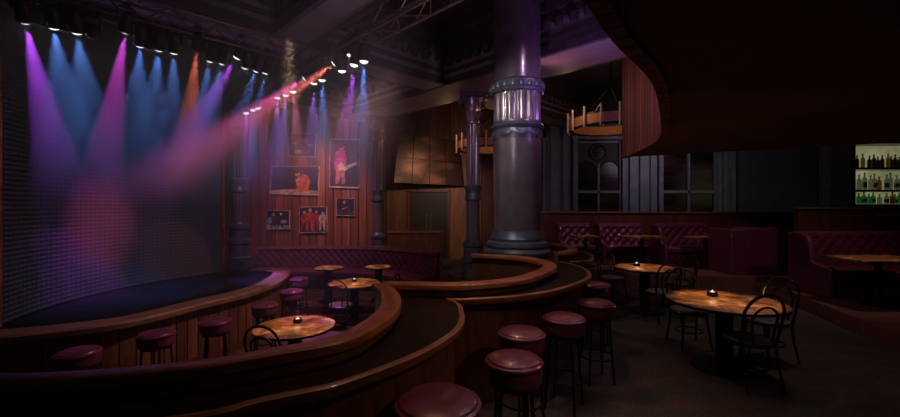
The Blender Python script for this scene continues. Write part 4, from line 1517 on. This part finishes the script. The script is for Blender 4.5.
spot('bar_top_fill', (-.2, 3.2, 4.1), (.0, 2.9, 1), 64, (1, .52, .3), 75, .9, .1)  # added fill over the near rail and counter, no lamp there
spot('bar_top_fill', (.6, 5.4, 4.1), (.8, 4.4, 1), 72, (1, .52, .3), 65, .9, .1)  # second added fill, over the middle bay
spot('bar_front_fill', (1.7, 1.5, 2.6), (.2, 2.6, .5), 22, (1, .55, .35), 70, 1, .08)  # added fill so the counter panels don't go black
spot('stool_fill', (.9, 3.2, 2.65), (.6, 2.9, .8), 16, (1, .66, .8), 90, .9, .05)  # added pinkish fill on the stools, no fixture
spot('stool_fill', (2.0, 4.6, 2.65), (1.5, 4.2, .8), 13, (1, .66, .8), 90, .9, .05)  # same added fill for the farther stools
spot('booth_fill', (5.4, 8.0, 4.4), (5.6, 10.2, .8), 80, (1, .55, .7), 65, .9, .1)  # added fill for the far booths, source unseen
spot('booth_fill', (6.6, 6.1, 2.65), (6.9, 7.0, .8), 30, (1, .6, .5), 110, .9, .08)  # added fill under the balcony for the right-hand booth
spot('booth_fill', (3.9, 8.2, 4.4), (3.8, 10.4, .8), 70, (1, .55, .7), 60, .9, .1)  # another added fill, on the left far booths
spot('floor_fill', (4.2, 4.9, 2.7), (4.0, 4.9, 0), 20, (1, .75, .62), 140, 1, .1)  # added wide fill to lift the dark carpet
spot('floor_fill', (2.2, 2.2, 2.7), (2.4, 2.6, 0), 12, (1, .75, .62), 130, 1, .1)  # added wide fill for the nearer carpet
spot('banquette_fill', (-2.7, 8.9, 4.1), (-2.7, 10.3, .3), 110, (1, .5, .6), 85, .9, .1)  # unseen spot added to light the banquette
spot('pit_fill', (-.5, 5.9, 3.9), (-3.0, 5.6, -.4), 330, (1, .5, .5), 80, .9, .12)  # added fill for the stage planks and pit
spot('partition_fill', (-.7, 9.3, 3.4), (-.95, 10.95, .6), 24, (1, .55, .35), 60, 1, .08)  # added spot lifting the low partition, no fixture
spot('mural_fill', (-.3, 9.9, 3.3), (-.7, 13.2, 2.0), 150, (1, .58, .36), 75, .9, .08)  # added fill for the mural and door wall
spot('photo_wall_fill', (-3.2, 9.5, 4.1), (-3.9, 11.5, 1.7), 300, (1, .46, .40), 85, 1, .12)  # unseen spot added to brighten the plank wall and prints
spot('column_fill', (-3.5, 7.7, 3.4), (-4.85, 9.2, 1.8), 40, (1, .6, .75), 60, .9, .05)  # added fill on the stage column
spot('slat_fill', (1.3, 6.8, 4.0), (3.0, 6.2, 3.6), 22, (1, .34, .36), 120, 1, .1)  # added red fill on the slat fascia, no lamp there
spot('column_fill', (-.15, 4.4, 3.7), (1.0, 6.2, 2.3), 75, (.98, .9, .92), 90, .9, .05)  # added whitish fill on the big column's left side
spot('column_fill', (1.7, 4.0, 4.6), (1.05, 6.25, 2.6), 50, (.72, .5, .85), 60, .9, .05)  # added purple fill on the big column
spot('column_fill', (-.3, 6.4, 3.9), (.45, 8.7, 3.0), 32, (.8, .5, .75), 60, .9, .1)  # added fill on the slender column with leafy capital
area('beam_fill', (1.9, 5.2, 3.2), (1.9, 6.4, 4.2), .6, 9, (.55, .22, .95))  # unseen area lamp added to tint the beam purple
area('truss_bounce_fill', (-.2, 3.5, 3.0), (-1.3, 4.8, 4.2), .6, 7, (.85, .6, .8))  # added in place of light bounced up from the stage
area('window_wall_fill', (7.5, 12.2, 3.8), (7, 14.5, 2.6), 1.8, 12, (.95, .8, 1))  # added fill aimed at the window wall, not light from the windows

# ------------------------------------------------------------------ camera and view
cam = bpy.data.cameras.new('camera')
co = bpy.data.objects.new('camera', cam); C.objects.link(co)
co.location = (0, 0, EYE); co.rotation_euler = (PI / 2, 0, 0)
cam.sensor_width = 36; cam.lens = F / 900 * 36
cam.shift_y = (HY - 208.5) / 900
cam.clip_start = .05
SC.camera = co
vs_ = SC.view_settings
SC.display_settings.display_device = 'sRGB'
vs_.view_transform = 'Standard'; vs_.look = 'None'; vs_.exposure = 0; vs_.gamma = 1
vs_.use_curve_mapping = False
cy = SC.cycles
cy.use_denoising = True
cy.max_bounces = 6; cy.diffuse_bounces = 3; cy.glossy_bounces = 3; cy.transmission_bounces = 5; cy.volume_bounces = 0
cy.use_light_tree = True
cy.sample_clamp_indirect = 3
